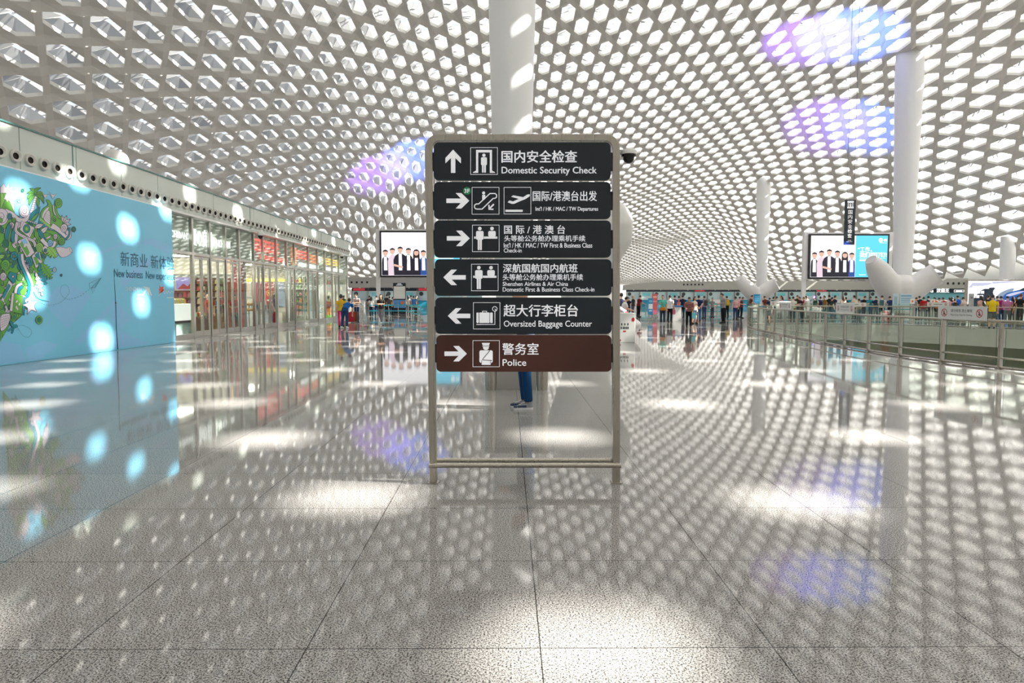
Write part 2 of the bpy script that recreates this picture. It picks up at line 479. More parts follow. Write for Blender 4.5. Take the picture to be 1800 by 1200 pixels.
def arrow_pts(x0, x1, yc, s=1.0):       # x1 is the tip
    q = 1 if x1 > x0 else -1
    return [(x0, yc - 18.5), (x1 - q * 69, yc - 18.5), (x1 - q * 113, yc - 64), (x1 - q * 66, yc - 64), (x1, yc), (x1 - q * 66, yc + 64), (x1 - q * 113, yc + 64), (x1 - q * 69, yc + 18.5), (x0, yc + 18.5)]
def man(mb, fn, d, cx, hy, legs=True):
    mb.flat(circ(cx, hy, 15, 20), fn, d)
    mb.flat(rrect(cx - 31, cx + 31, hy + 20, hy + (92 if legs else 66), 12), fn, d)
    if legs:
        mb.flat(rrect(cx - 17, cx - 1.5, hy + 70, hy + 178, 5), fn, d); mb.flat(rrect(cx + 1.5, cx + 17, hy + 70, hy + 178, 5), fn, d)
def frame_box(mb, fn, d, x0, y0, x1, y1, w=5.5):
    mb.stroke([(x0, y0), (x1, y0), (x1, y1), (x0, y1)], w, fn, d, closed=True)
PAN = [((763, 1072.5), (251.5, 317.5)), ((763.5, 1072.5), (320.5, 385.5)), ((764, 1073), (388, 453)), ((765, 1074), (455.8, 519.8)), ((766, 1074), (522.5, 586.5)), ((767.5, 1074), (588.5, 652.5))]
FD = 0.030            # panel front
PLAB = ['navy panel of the security check', 'navy panel with the green floor badge', 'navy panel of the international business class check-in', 'navy panel of the domestic business class check-in', 'navy panel of the oversized baggage counter', 'brown panel of the police office']
for k, ((x0, x1), (y0, y1)) in enumerate(PAN):
    mb = MB(); mb.prism(rrect(x0, x1, y0, y1, 8.5), SP, -0.02, FD)
    pn = part(mb, 'sign_panel', M_BROWN if k == 5 else M_NAVY, sign, bev=0.002); pn['label'] = PLAB[k]
    for s in (0, 1):
        xs = (x0 - 5.5, x0 + 2) if s == 0 else (x1 - 2, x1 + 5)
        mb = MB(); ym = (y0 + y1) / 2
        mb.prism([(xs[0], ym - 16), (xs[1], ym - 16), (xs[1], ym + 16), (xs[0], ym + 16)], SP, -0.018, 0.012)
        part(mb, 'bracket', M_DKGREY, sign)
    oy = 230 if k < 3 else 440
    fn = lambda u, v, d, oy=oy: SP(740 + u / 4.737, oy + v / 4.737, d)
    fnt = lambda u, v, d, oy=oy: SP(740 + u / 4.737, oy - v / 4.737, d)       # v up, for lettering
    D = FD + 0.0015
    ar = MB(); pc = MB(); pc.bump = 0.0002
    def T(s, xa, ya, xb, yb, bold=0.012, sp=1.0):
        tx = MB(); put_text(tx, s, xa, xb, -yb, -ya, fnt, D, bold, 0.0, sp); part(tx, 'lettering', M_INK, pn, False)
    if k == 0:
        ar.flat([(270, 163), (335, 232), (335, 277), (289, 232), (289, 355), (252, 355), (252, 232), (206, 277), (206, 232)], fn, D)
        frame_box(pc, fn, D, 415, 146, 637, 368)
        pc.flat([(460, 165), (592, 165), (592, 336), (617, 350), (617, 355), (574, 355), (574, 186), (478, 186), (478, 355), (435, 355), (435, 350), (460, 336)], fn, D)
        pc.flat(circ(525, 209, 14), fn, D); pc.flat(rrect(501, 550, 226, 292, 10), fn, D)
        pc.flat(rrect(509, 523.5, 280, 353, 4), fn, D); pc.flat(rrect(527, 541.5, 280, 353, 4), fn, D)
        T('国内安全检查', 672, 170, 1295, 270, 0.022); T('Domestic Security Check', 672, 305, 1458, 377, 0.016)
    if k == 1:
        ar.flat(arrow_pts(214, 404, 586), fn, D)
        frame_box(pc, fn, D, 427, 475, 650, 697)
        pc.stroke([(468, 655), (510, 655), (602, 566), (617, 566), (630, 556), (630, 537), (618, 526), (575, 526), (482, 612), (462, 612), (448, 622), (447, 642), (456, 652)], 9, fn, D, closed=True)
        pc.flat(circ(523, 521, 12.5), fn, D); pc.flat([(511, 537), (536, 537), (536, 570), (511, 590)], fn, D)
        pc.stroke([(607, 614), (574, 648)], 13, fn, D); pc.stroke([(567, 620), (567, 656), (604, 656)], 12, fn, D)
        frame_box(pc, fn, D, 692, 475, 914, 695)
        pc.flat([(721, 599), (737, 583), (766, 592), (815, 570), (750, 553), (768, 541), (850, 556), (884, 535), (905, 532), (904, 548), (868, 572), (828, 588), (776, 611), (758, 612)], fn, D)
        pc.flat([(703, 660), (847, 660), (847, 678), (703, 678)], fn, D)
        T('国际/港澳台出发', 930, 505, 1460, 588, 0.014); T("Int'l / HK / MAC / TW Departures", 953, 635, 1470, 679, 0.014)
        bd = MB(); bd.prism(circ(385, 505, 33, 32), fn, D, D + 0.002); bo = part(bd, 'floor_badge', M_GREEN, pn)
        tb = MB(); put_text(tb, '3F', 362, 408, -522, -488, fnt, D + 0.0035, 0.02); part(tb, 'lettering', M_INK, pn, False)
    if k in (2, 3):
        if k == 2: ar.flat(arrow_pts(218, 408, 897), fn, D); bx, by = 430, 787
        else: ar.flat(arrow_pts(375, 189, 225), fn, D); bx, by = 422, 116
        frame_box(pc, fn, D, bx, by, bx + 221, by + 220)
        man(pc, fn, D, bx + 61, by + 29); man(pc, fn, D, bx + 162, by + 29, False)
        pc.flat([(bx + 14, by + 95), (bx + 28, by + 95), (bx + 28, by + 113), (bx + 14, by + 113)], fn, D)
        pc.flat([(bx + 95, by + 95), (bx + 207, by + 95), (bx + 207, by + 113), (bx + 95, by + 113)], fn, D)
        if k == 2:
            T('国 际 / 港 澳 台', 693, 788, 1197, 860, 0.014); T('头等舱公务舱办理乘机手续', 693, 872, 1364, 923, 0.012)
            T("Int'l / HK / MAC / TW First & Business Class", 690, 934, 1422, 974, 0.014); T('Check-in', 690, 980, 838, 1014, 0.014)
        else:
            T('深航国航国内航班', 683, 112, 1300, 186, 0.016); T('头等舱公务舱办理乘机手续', 681, 197, 1345, 250, 0.012)
            T('Shenzhen Airlines & Air China', 681, 262, 1222, 296, 0.014); T('Domestic First & Business Class Check-in', 681, 307, 1440, 343, 0.014)
    if k == 4:
        ar.flat(arrow_pts(412, 226, 544), fn, D)
        frame_box(pc, fn, D, 438, 434, 658, 652)
        pc.flat(rrect(463, 482, 516, 603, 7), fn, D); pc.flat(rrect(487, 571, 516, 603, 3), fn, D); pc.flat(rrect(576, 598, 516, 603, 7), fn, D)
        pc.stroke([(514, 516), (514, 505), (548, 505), (548, 516)], 7, fn, D)
        pc.stroke([(463, 615), (616, 615), (616, 506)], 6, fn, D); pc.stroke(circ(615, 486, 19, 24), 5, fn, D, closed=True); pc.stroke([(615, 486), (628, 499)], 5, fn, D)
        T('超大行李柜台', 688, 450, 1303, 549, 0.016); T('Oversized Baggage Counter', 690, 583, 1420, 649, 0.006)
    if k == 5:
        ar.flat(arrow_pts(198, 384, 857), fn, D)
        frame_box(pc, fn, D, 434, 748, 653, 965)
        pc.flat([(507, 767), (575, 767), (566, 789), (516, 789)], fn, D); pc.flat([(510, 793), (572, 793), (566, 799), (516, 799)], fn, D)
        pc.flat([(518, 801), (566, 801), (564, 815), (552, 826), (532, 826), (520, 815)], fn, D)
        pc.flat(rrect(488, 598, 829, 932, 14), fn, D); pc.flat(rrect(505, 582, 925, 949, 8), fn, D)
        dk = MB(); dk.stroke([(574, 831), (514, 904), (518, 909), (592, 913)], 6, fn, D + 0.003); dk.stroke([(507, 912), (507, 940)], 4, fn, D + 0.003)
        dk.stroke([(583, 915), (575, 938)], 4, fn, D + 0.003)
        T('警务室', 678, 769, 977, 866, 0.012); T('Police', 680, 903, 875, 957, 0.012)
    part(ar, 'arrow', M_INK, pn, False)
    pc_o = part(pc, 'pictogram', M_INK, pn, False)
    if k == 5: part(dk, 'pictogram_line', M_BROWN, pn, False)

# dome camera on a short arm behind the sign's right post
cp = at_y(1105, 268, SY + 0.02)
cam_t = empty('dome_camera', (cp.x, cp.y, cp.z), 'small black dome security camera with white cap on the right post of the directory sign', 'security camera')
px = at_y(1089.5, 268, SY).x
mb = MB(); mb.box(px + 0.002, cp.x, cp.y - 0.015, cp.y + 0.015, cp.z - 0.005, cp.z + 0.02); mb.lathe([(0.0, 0.022), (0.055, 0.02), (0.064, 0.008), (0.064, -0.016), (0.0, -0.018)], 20, cp, cap=False)
part(mb, 'mount', M_WHITE, cam_t)
mb = MB(); mb.smooth = True; mb.lathe([(0.058, -0.016), (0.060, -0.030), (0.045, -0.036), (0.043, -0.055), (0.034, -0.072), (0.02, -0.082), (0.001, -0.086)], 24, cp)
part(mb, 'dome', mat('smoked_dome', (0.01, 0.01, 0.012), 0.08), cam_t)

# steel unit with rounded ends behind the sign
KY = at_z(908, 686).y
kl, kr = at_y(852, 686, KY).x, at_y(964, 686, KY).x
kio = empty('litter_unit', ((kl + kr) / 2, KY + 0.2, 0), 'brushed steel unit with rounded ends standing on the floor behind the directory sign', 'litter bin')
rr = 0.095
for xx in (kl + rr, kr - rr):
    mb = MB(); mb.lathe([(rr, 0.055), (rr, 1.0)], 28, (xx, KY + rr, 0)); part(mb, 'end_column', M_STEEL, kio)
    mb = MB(); mb.lathe([(rr - 0.008, 0.0), (rr - 0.008, 0.055)], 28, (xx, KY + rr, 0)); part(mb, 'plinth', M_STEEL, kio)
mb = MB(); mb.box(kl + 2 * rr, kr - 2 * rr, KY + 0.07, KY + 0.5, 0.0, 1.0); part(mb, 'body', mat('satin_steel', (0.50, 0.49, 0.47), 0.35, 0.9), kio)
mb = MB(); mb.box(kl - 0.01, kr + 0.01, KY - 0.01, KY + 0.52, 1.0, 1.03, 0.01); part(mb, 'lid', M_STEEL, kio)
for s in (-1, 1):
    xm = (kl + kr) / 2 + s * 0.19
    mb = MB(); mb.box(xm - 0.13, xm + 0.13, KY + 0.062, KY + 0.07, 0.72, 0.9, 0.003); part(mb, 'flap', M_STEELD, kio)
# ================================================================== left side: printed hoarding, air supply band, shops
HX = -11.05                        # face of the hoarding
HY0, HY1 = 8.0, at_x(308.5, 600, HX).y
M_HOARD = noise_tint(mat('blue_print', (0.19, 0.58, 0.82), 0.36), 0.25, 0.05)
hoard = empty('hoarding', (HX - 0.06, (HY0 + HY1) / 2, 0), 'long blue printed hoarding with a green doodle collage covering the left wall', 'hoarding')
mb = MB(); mb.box(HX - 0.16, HX, HY0, HY1, 0.0, 4.36, 0.008); part(mb, 'panel', M_HOARD, hoard)
def HW_(u, v, d): return Vector((HX + d, u, v))                 # u along the wall, v up
def HP(px, py, d):                                              # a point of the hoarding seen at a pixel
    p = at_x(px, py, HX); return Vector((HX + d, p.y, p.z))
# colours of the print
AC = [mat('print_pale', lin(214, 205, 216), 0.45), mat('print_green', lin(96, 170, 62), 0.45), mat('print_teal', lin(10, 135, 150), 0.45), mat('print_line', lin(34, 40, 78), 0.45),
      mat('print_lavender', (0.24, 0.55, 0.85), 0.36), mat('print_dark_green', lin(28, 120, 88), 0.45), mat('print_blue', (0.22, 0.54, 0.82), 0.4), mat('print_deep', lin(48, 62, 70), 0.45), mat('print_light_green', lin(140, 200, 90), 0.45)]
PALE, GREEN, TEAL, LINE, LAV, DGREEN, BLUE, DEEP, LGREEN = range(9)
art = MB(); lay = [0.0012]
def shp(pts, c, w=0.75, fn=HP):
    d = lay[0]; art.cur = c; art.flat(pts, fn, d); 
    if w: art.cur = LINE; art.stroke(pts, w, fn, d + 0.000015, closed=True)
    lay[0] += 0.00003
def ln(pts, w=0.7, c=LINE, fn=HP):
    art.cur = c; art.stroke(pts, w, fn, lay[0]); lay[0] += 0.000015
def smooth(P, closed=True, k=5):
    n_ = len(P); out = []
    for i in range(n_ if closed else n_ - 1):
        g = lambda j: Vector(P[j % n_]) if closed else Vector(P[max(0, min(n_ - 1, j))])
        p0, p1, p2, p3 = g(i - 1), g(i), g(i + 1), g(i + 2)
        for q in range(k):
            t = q / k; r = 0.5 * ((2 * p1) + (p2 - p0) * t + (2 * p0 - 5 * p1 + 4 * p2 - p3) * t * t + (3 * p1 - p0 - 3 * p2 + p3) * t ** 3); out.append((r.x, r.y))
    if not closed: out.append(tuple(P[-1]))
    return out
def spir(cx, cy_, r, c=PALE, turns=2.2, sx=0.8, a0=0.0, w=0.8):
    shp(circ(cx, cy_, r * sx, 26, r), c, w)
    ln([(cx + sx * r * .82 * (1 - t / 30) * math.cos(a0 + t / 30 * turns * 2 * PI), cy_ + r * .82 * (1 - t / 30) * math.sin(a0 + t / 30 * turns * 2 * PI)) for t in range(30)], w)
def leaf(x0, y0, x1, y1, wd, c, vein=True, bend=0.0):
    a = Vector((x0, y0)); b = Vector((x1, y1)); u = b - a; n_ = Vector((-u.y, u.x)).normalized() * wd
    bd = Vector((-u.y, u.x)) * bend
    f = lambda t: a + u * t + bd * math.sin(PI * t)
    pts = [f(t) + n_ * math.sin(PI * t ** .8) for t in (0, .15, .35, .55, .75, .9)] + [f(1)] + [f(t) - n_ * math.sin(PI * t ** .8) for t in (.9, .75, .55, .35, .15)]
    shp([(p.x, p.y) for p in pts], c)
    if vein: ln([tuple(f(t)) for t in (0.05, .3, .6, .92)], 0.5)
def band(P, w, c, lines=0, taper=None):
    P = smooth(P, False); V = [Vector(p) for p in P]; k = len(V)
    L = []; Rr = []
    for i in range(k):
        t = (V[min(i + 1, k - 1)] - V[max(i - 1, 0)]).normalized(); n_ = Vector((-t.y, t.x)); ww = w * (1 if not taper else (taper[0] + (taper[1] - taper[0]) * i / (k - 1)))
        L.append(V[i] + n_ * ww / 2); Rr.append(V[i] - n_ * ww / 2)
    shp([tuple(p) for p in L] + [tuple(p) for p in Rr[::-1]], c)
    for q in range(lines):
        f = (q + 1) / (lines + 1); ln([tuple(a + (b - a) * f) for a, b in zip(L, Rr)], 0.5)
def eye(cx, cy_, r, c1, c2, c3=DGREEN):
    shp(circ(cx, cy_, r * .8, 20, r), c1, 0.6); shp(circ(cx, cy_, r * .5, 16, r * .62), c2, 0.5); shp(circ(cx, cy_, r * .22, 10, r * .28), c3, 0)
def star(cx, cy_, r, c, n_=5, inn=.45, a0=-PI / 2, sx=.85):
    shp(smooth([(cx + sx * r * (1 if i % 2 == 0 else inn) * math.cos(a0 + PI * i / n_), cy_ + r * (1 if i % 2 == 0 else inn) * math.sin(a0 + PI * i / n_)) for i in range(2 * n_)], True, 3), c)
def frond(x0, y0, x1, y1, wd, c, n_=6):
    a = Vector((x0, y0)); b = Vector((x1, y1)); u = b - a; m_ = Vector((-u.y, u.x)).normalized(); up_ = []; dn = []
    for i in range(n_):
        t0, t1 = i / n_, (i + .8) / n_; h = wd * math.sin(PI * (i + .8) / (n_ + .6))
        up_ += [a + u * t0 + m_ * h * .35, a + u * t1 + m_ * h]; dn += [a + u * t0 - m_ * h * .35, a + u * t1 - m_ * h]
    shp([(p.x, p.y) for p in up_ + [b] + dn[::-1]], c); ln([(x0, y0), (x1, y1)], .5)
def wcirc(y, z, r): return circ(y, z, r, 30)
# big pale shapes printed behind the doodles
for P_, c in (([(88, 545), (120, 578), (160, 520), (128, 502), (100, 505), (80, 530)], LAV), ([(132, 600), (208, 520), (204, 534), (140, 608)], LAV), ([(150, 452), (220, 424), (221, 430), (152, 458)], LAV), ([(205, 530), (232, 560), (210, 578), (196, 560)], LAV),
              ([(150, 618), (204, 578), (262, 604)], LAV), ([(210, 492), (262, 452), (270, 462), (216, 505)], LAV), ([(235, 428), (268, 418), (300, 432), (296, 446), (262, 430)], LAV), ([(44, 612), (78, 598), (102, 606), (70, 632), (50, 634)], LAV), ([(0, 600), (36, 605), (48, 634), (0, 640)], LAV)):
    shp(P_, c, 0)
# -- collage, from back to front
BACK = smooth([(0, 372), (30, 384), (66, 396), (90, 408), (104, 424), (92, 440), (78, 456), (74, 480), (58, 506), (44, 530), (40, 552), (16, 572), (0, 580)], True, 3)
shp(BACK, GREEN)
rd = random.Random(21)
def inside(x, y):
    c = False; n_ = len(BACK)
    for i in range(n_):
        (xa_, ya_), (xb_, yb_) = BACK[i], BACK[(i + 1) % n_]
        if (ya_ > y) != (yb_ > y) and x < (xb_ - xa_) * (y - ya_) / (yb_ - ya_) + xa_: c = not c
    return c
k_ = 0
while k_ < 120:                                  # dense filling of leaves, curls and ribbons
    x, y = rd.uniform(0, 104), rd.uniform(372, 578)
    if not inside(x, y): continue
    k_ += 1; q = rd.random(); c = rd.choice((PALE, PALE, PALE, GREEN, GREEN, TEAL, LGREEN, DGREEN))
    if q < .45:
        a_ = rd.uniform(0, 2 * PI); L_ = rd.uniform(10, 20); leaf(x, y, x + .8 * L_ * math.cos(a_), y + L_ * math.sin(a_), rd.uniform(2.2, 4.2), c, True, rd.uniform(-.2, .2))
    elif q < .75: spir(x, y, rd.uniform(3.5, 7.5), c, rd.uniform(1.4, 2.4), .8, rd.uniform(0, 6), .6)
    elif q < .9:
        a_ = rd.uniform(0, 2 * PI); dx, dy = math.cos(a_), math.sin(a_); band([(x - 9 * dx, y - 10 * dy), (x - 3 * dx + 3 * dy, y - 3 * dy - 3 * dx), (x + 3 * dx - 2 * dy, y + 4 * dy + 2 * dx), (x + 9 * dx, y + 11 * dy)], rd.uniform(3, 5.5), c, 1)
    else: star(x, y, rd.uniform(4, 6.5), c, rd.choice((5, 6, 8)), .5)
shp([(0, 330), (6, 322), (10, 330), (14, 321), (16, 331), (21, 327), (20, 337), (25, 335), (22, 345), (28, 342), (24, 356), (25, 378), (0, 366)], PALE)
shp([(0, 340), (10, 339), (25, 374), (0, 372)], GREEN); shp([(0, 340), (4, 339), (8, 352), (2, 366), (0, 366)], LGREEN); shp([(6, 350), (10, 340), (18, 354), (14, 352), (12, 356), (10, 351)], PALE, .5)
eye(39, 335, 3.3, DGREEN, DGREEN); eye(33.5, 351.5, 5.2, BLUE, BLUE, TEAL); eye(129, 403, 5, DGREEN, DGREEN)
# palm
for x1, y1, b in ((51, 331, .25), (72, 330, -.25), (46, 340, .2), (78, 345, -.25), (47, 351, .2), (77, 359, -.2), (51, 362, .15), (66, 366, -.1)):
    leaf(61, 342, x1, y1, 3.2, GREEN, True, b)
for i in range(8): shp(circ(62 - i * 1.1 + (i * i) * .02, 347 + i * 3.6, 2.4 + i * .16, 10, 2.3), PALE, .5)
shp([(73, 336), (77, 342), (81, 342), (85, 341), (81, 345), (79, 350), (77, 346)], PALE, .5); shp([(86, 337), (90, 341), (94, 342), (99, 340), (95, 345), (92, 350), (90, 345)], PALE, .5)
# domed roof with curls
shp(smooth([(70, 382), (74, 368), (84, 360), (80, 352), (86, 352), (92, 362), (100, 372), (98, 398), (82, 400)]), GREEN); shp(smooth([(73, 381), (77, 370), (86, 363), (82, 374), (78, 384)]), PALE, .5)
spir(102, 357, 8.5, GREEN, 2.0, .8, 2.0); band([(95, 362), (97, 375), (104, 384), (113, 390)], 8, GREEN); band([(93, 360), (95, 374), (104, 386), (108, 384)], 2.6, PALE)
shp(smooth([(76, 383), (82, 371), (87, 372), (88, 394), (80, 390)]), PALE)
for i in range(4): ln([(77 + i * .4, 381 - i * 2.4 + 1), (88, 392 - i * 4)], .4)
shp([(70, 382), (93, 400), (92, 405), (68, 386)], LGREEN); shp([(68, 386), (92, 405), (89, 410), (67, 393)], TEAL)
for i in range(7): shp(circ(70 + i * 3.2, 387.5 + i * 2.7, .9, 8), PALE, .3)
shp(smooth([(90, 384), (96, 378), (102, 384), (108, 386), (109, 394), (104, 402), (94, 398), (88, 393)]), GREEN); spir(95, 386, 3.6, GREEN, 1.6)
for a in range(5): leaf(112, 392, 112 + 13 * math.cos(-1.9 + a * .72), 391 + 14 * math.sin(-1.9 + a * .72), 2.6, PALE)
band([(90, 396), (100, 403), (110, 414), (119, 416), (120, 405)], 10, PALE); spir(112, 401, 7.5, PALE, 2); band([(92, 404), (104, 412), (114, 420), (121, 412), (121, 400)], 3.2, TEAL)
band([(80, 408), (94, 410), (104, 420), (108, 430)], 8, GREEN); spir(108, 424, 7, GREEN, 2); spir(97, 416, 5, PALE, 1.8)
# ribbons and spirals on the left
band([(8, 370), (20, 376), (32, 386), (44, 386), (49, 376)], 8, PALE); spir(42, 371, 11, PALE, 2.2, .8, 1.0)
spir(2, 381, 15, PALE, 1.8); shp(circ(1, 387, 3, 12, 4), GREEN); spir(16, 380, 5.5, TEAL, 1.6); spir(24, 387, 4.5, GREEN, 1.5); spir(20, 396, 5.5, PALE, 2)
leaf(50, 393, 70, 363, 7, TEAL); leaf(53, 390, 68, 373, 2.4, GREEN, False)
for x0, y0, x1, y1, w, c in ((10, 424, 16, 390, 5, TEAL), (14, 430, 20, 392, 2, GREEN), (22, 428, 26, 396, 5, TEAL), (27, 432, 29, 398, 3, PALE), (60, 400, 76, 394, 4, PALE), (70, 410, 84, 398, 4, PALE), (72, 414, 90, 412, 4, GREEN), (62, 404, 66, 424, 4, GREEN), (66, 402, 78, 424, 4, TEAL), (4, 410, 0, 396, 4, DGREEN)):
    leaf(x0, y0, x1, y1, w, c)
shp([(37, 388), (60, 400), (52, 418), (34, 404)], PALE); eye(46, 402, 8, TEAL, GREEN, LGREEN); ln([(36, 401), (41, 391)], .5); ln([(50, 414), (57, 402)], .5)
band([(30, 390), (27, 404), (34, 412), (46, 418), (58, 424), (62, 434)], 5, PALE, 1)
for i in range(5): shp(circ(50 + i * 3.4, 391 + i * 1.2 - 3, 1.5, 8), PALE, .4)
# postcards
shp([(30, 424), (46, 416), (60, 444), (47, 455)], PALE); shp([(34, 428), (38, 424), (42, 436), (46, 432), (51, 444), (47, 450)], GREEN, .5); shp([(34, 424), (44, 419), (48, 428), (43, 427), (41, 432), (38, 424)], BLUE, .4)
shp([(55, 450), (68, 438), (74, 464), (62, 471)], PALE); shp([(58, 452), (63, 450), (68, 462), (63, 466)], GREEN, .5); shp([(60, 448), (67, 442), (71, 458), (66, 454)], TEAL, .5)
spir(69, 435, 8.5, LGREEN, 2.4); shp(smooth([(74, 436), (80, 432), (84, 440), (78, 446)]), PALE); spir(79, 440, 3.4, TEAL, 1.4); spir(76, 450, 4, TEAL, 1.5); band([(72, 420), (82, 430), (92, 432), (95, 424)], 7, PALE); spir(88, 427, 6, BLUE, 1.8)
frond(84, 434, 98, 452, 12, LGREEN); shp(smooth([(98, 436), (106, 434), (116, 436), (122, 434), (126, 442), (118, 450), (108, 452), (102, 446)]), PALE, .5)
ln([(122, 436), (122, 442), (127, 444)], .5)
spir(24, 450, 8, TEAL, 0.4, .8); star(24, 450, 5, GREEN, 6, .35); spir(9, 466, 10, GREEN, 2.2); spir(5, 486, 7, PALE, 2); spir(34, 487, 6.5, GREEN, 2); spir(50, 460, 9, TEAL, 2); spir(54, 475, 5, GREEN, 1.8)
for i in range(9): leaf(46, 460, 46 + 12 * math.cos(1.2 + i * .3), 462 + 15 * math.sin(1.2 + i * .3), 1.4, PALE, False)
band([(34, 446), (36, 462), (46, 484), (52, 502), (48, 520), (36, 524), (30, 512), (38, 502)], 8, TEAL); band([(38, 446), (40, 462), (50, 484), (56, 502), (52, 522), (38, 530), (27, 518), (29, 504), (38, 498)], 5, PALE)
shp([(12, 486), (17, 477), (29, 481), (27, 494), (22, 498)], TEAL); star(22, 486, 4, PALE, 4, .4)
shp([(1, 528), (15, 492), (22, 500), (6, 532)], PALE); shp([(3, 520), (14, 498), (18, 502), (6, 526)], TEAL, .5); shp([(6, 528), (20, 503), (25, 507), (10, 534)], GREEN, .5)
frond(68, 462, 80, 500, 9, TEAL, 6); frond(72, 462, 90, 490, 11, GREEN, 7); frond(62, 478, 74, 520, 7, PALE, 6)
# suitcase, starfish, pineapple, bow
shp([(16, 546), (20, 514), (44, 520), (42, 554)], PALE); shp([(21, 548), (24, 515), (39, 520), (38, 552)], GREEN); shp([(38, 552), (40, 521), (43, 522), (42, 554)], TEAL, .5)
for P_ in ([(26, 531), (29, 527), (31, 529), (28, 533)], [(31, 535), (34, 531), (35, 535), (33, 538)], [(26, 540), (28, 536), (32, 543), (30, 546)]): shp(P_, PALE, .4)
star(53, 537, 17, PALE, 5, .45, -1.8)
spir(0, 536, 8, GREEN, 2); spir(3, 551, 7, GREEN, 2); shp(smooth([(0, 556), (10, 551), (17, 553), (15, 566), (8, 578), (0, 580)]), PALE)
for i in range(5): ln([(0, 558 + i * 4.5), (16 - i * 1.2, 554 + i * 4)], .35); ln([(2 + i * 3.4, 553), (i * 3.2, 579 - i * 3)], .35)
eye(24, 557, 5.5, GREEN, DGREEN); eye(68, 562, 7.5, GREEN, DGREEN); eye(95, 474, 4.5, BLUE, PALE, TEAL); eye(107, 483.5, 2.2, DGREEN, DGREEN)
shp(smooth([(16, 566), (20, 564), (23, 570), (28, 570), (30, 574), (24, 577), (20, 574)]), TEAL, .5); shp([(20, 575), (12, 580), (14, 583), (22, 578)], TEAL, .4); shp([(21, 576), (19, 586), (22, 585), (24, 578)], TEAL, .4)
ln(smooth([(30, 573), (40, 572), (50, 576), (55, 583), (50, 592), (40, 590), (33, 580)], True), .3, DEEP)
shp([(0, 580), (4, 590), (0, 600)], GREEN)
# dashed flight path and paper plane
path_ = smooth([(60, 522), (72, 533), (88, 536), (104, 532), (114, 524), (121, 513), (116, 501), (108, 502), (105, 512), (110, 522), (120, 526), (140, 520), (156, 508)], False, 8)
for i in range(0, len(path_) - 1, 2): ln(path_[i:i + 2], .55, DEEP)
ln(smooth([(58, 512), (66, 524), (85, 530)], False), .9, TEAL); ln([(156, 498), (177, 488), (162, 515), (160, 506), (177, 488), (157, 508), (156, 498)], .5, DEEP); ln([(166, 505), (177, 488)], 1.0, TEAL); ln([(160, 506), (166, 505)], .5, DEEP)
part(art, 'artwork', AC, hoard, False)['label'] = 'doodle collage of leaves, spirals, postcards and a palm'
# lettering on the hoarding (real wall coordinates)
def hrect(px0, px1, pym0, pym1): # wall y range and z range from the left edge of the text
    a, b_ = at_x(px0, pym0, HX), at_x(px0, pym1, HX); c = at_x(px1, pym0, HX); return a.y, c.y, b_.z, a.z
M_TEALINK = mat('teal_ink', lin(28, 96, 128), 0.45)
y0, y1, z0, z1 = hrect(211, 305, 441, 467)
mb = MB(); put_text(mb, '新商业 新体验', y0, y1, z0, z1, HW_, 0.006, 0.0); part(mb, 'lettering', M_TEALINK, hoard, False)
y0, y1, z0, z1 = hrect(200, 306.5, 471, 487)
mb = MB(); put_text(mb, 'New business  New experience', y0, y1, z0 - .07, z1 - 0.02, HW_, 0.006, 0.006); part(mb, 'lettering', M_TEALINK, hoard, False)
M_PALEINK = mat('pale_ink', lin(205, 226, 236), 0.45)
y0, y1, z0, z1 = hrect(221, 248, 504, 511)
mb = MB(); put_text(mb, 'SHENZHEN', y0, y1, z0, z1, HW_, 0.006, 0.01); part(mb, 'logo_print', M_PALEINK, hoard, False)
for q in (0.0, 0.10):
    mb = MB(); mb.stroke([(y0 + .6, z0 - .12 - q), (y1, z0 - .12 - q)], 0.05, HW_, 0.006); part(mb, 'logo_print', M_PALEINK, hoard, False)
mb = MB()
for P_ in ([(249, 519), (256, 508), (250, 503), (262, 505), (267, 519), (264, 519), (260, 510), (256, 512), (252, 519)], [(258, 512), (261, 519), (263, 519), (260, 510)]):
    mb.flat(P_, HP, 0.006)
part(mb, 'logo_mark', M_PALEINK, hoard, False)
mb = MB(); mb.flat([(279, 500), (282, 505), (287, 503), (286, 508), (289, 509), (284, 514), (279, 516), (281, 511), (278, 508), (281, 507)], HP, 0.006); part(mb, 'logo_mark', mat('red_ink', lin(225, 85, 60), 0.45), hoard, False)
y0, y1, z0, z1 = hrect(284, 306, 506, 519)
mb = MB(); mb.stroke(smooth([(278, 520), (283, 514), (287, 507), (289, 505), (288, 514), (290, 516), (292, 511), (294, 516), (296, 511), (299, 515), (302, 511), (305, 515), (306, 508)], False), .9, HP, .006); part(mb, 'logo_mark', M_PALEINK, hoard, False)
mb = MB(); mb.stroke([(293, 523), (305, 523)], 1.6, HP, .006); part(mb, 'logo_print', M_PALEINK, hoard, False)
# the banner's open seam
mb = MB(); ya = at_x(203, 560, HX).y; mb.tube([HW_(ya, 2.25, .002), HW_(ya + .03, 1.2, .004), HW_(ya + .02, 0.6, .003), HW_(ya + .05, 0.02, .004)], [.004, .012, .012, .016], 6); part(mb, 'seam', mat('seam_dark', (0.02, 0.06, 0.08), 0.6), hoard)
mb = MB(); mb.lathe([(0.001, 0.0), (0.03, 0.006), (0.03, 0.014), (0.001, 0.02)], 12, (HX, ya + .025, at_x(203, 532, HX).z), 'x'); part(mb, 'lock', M_BLACK, hoard)

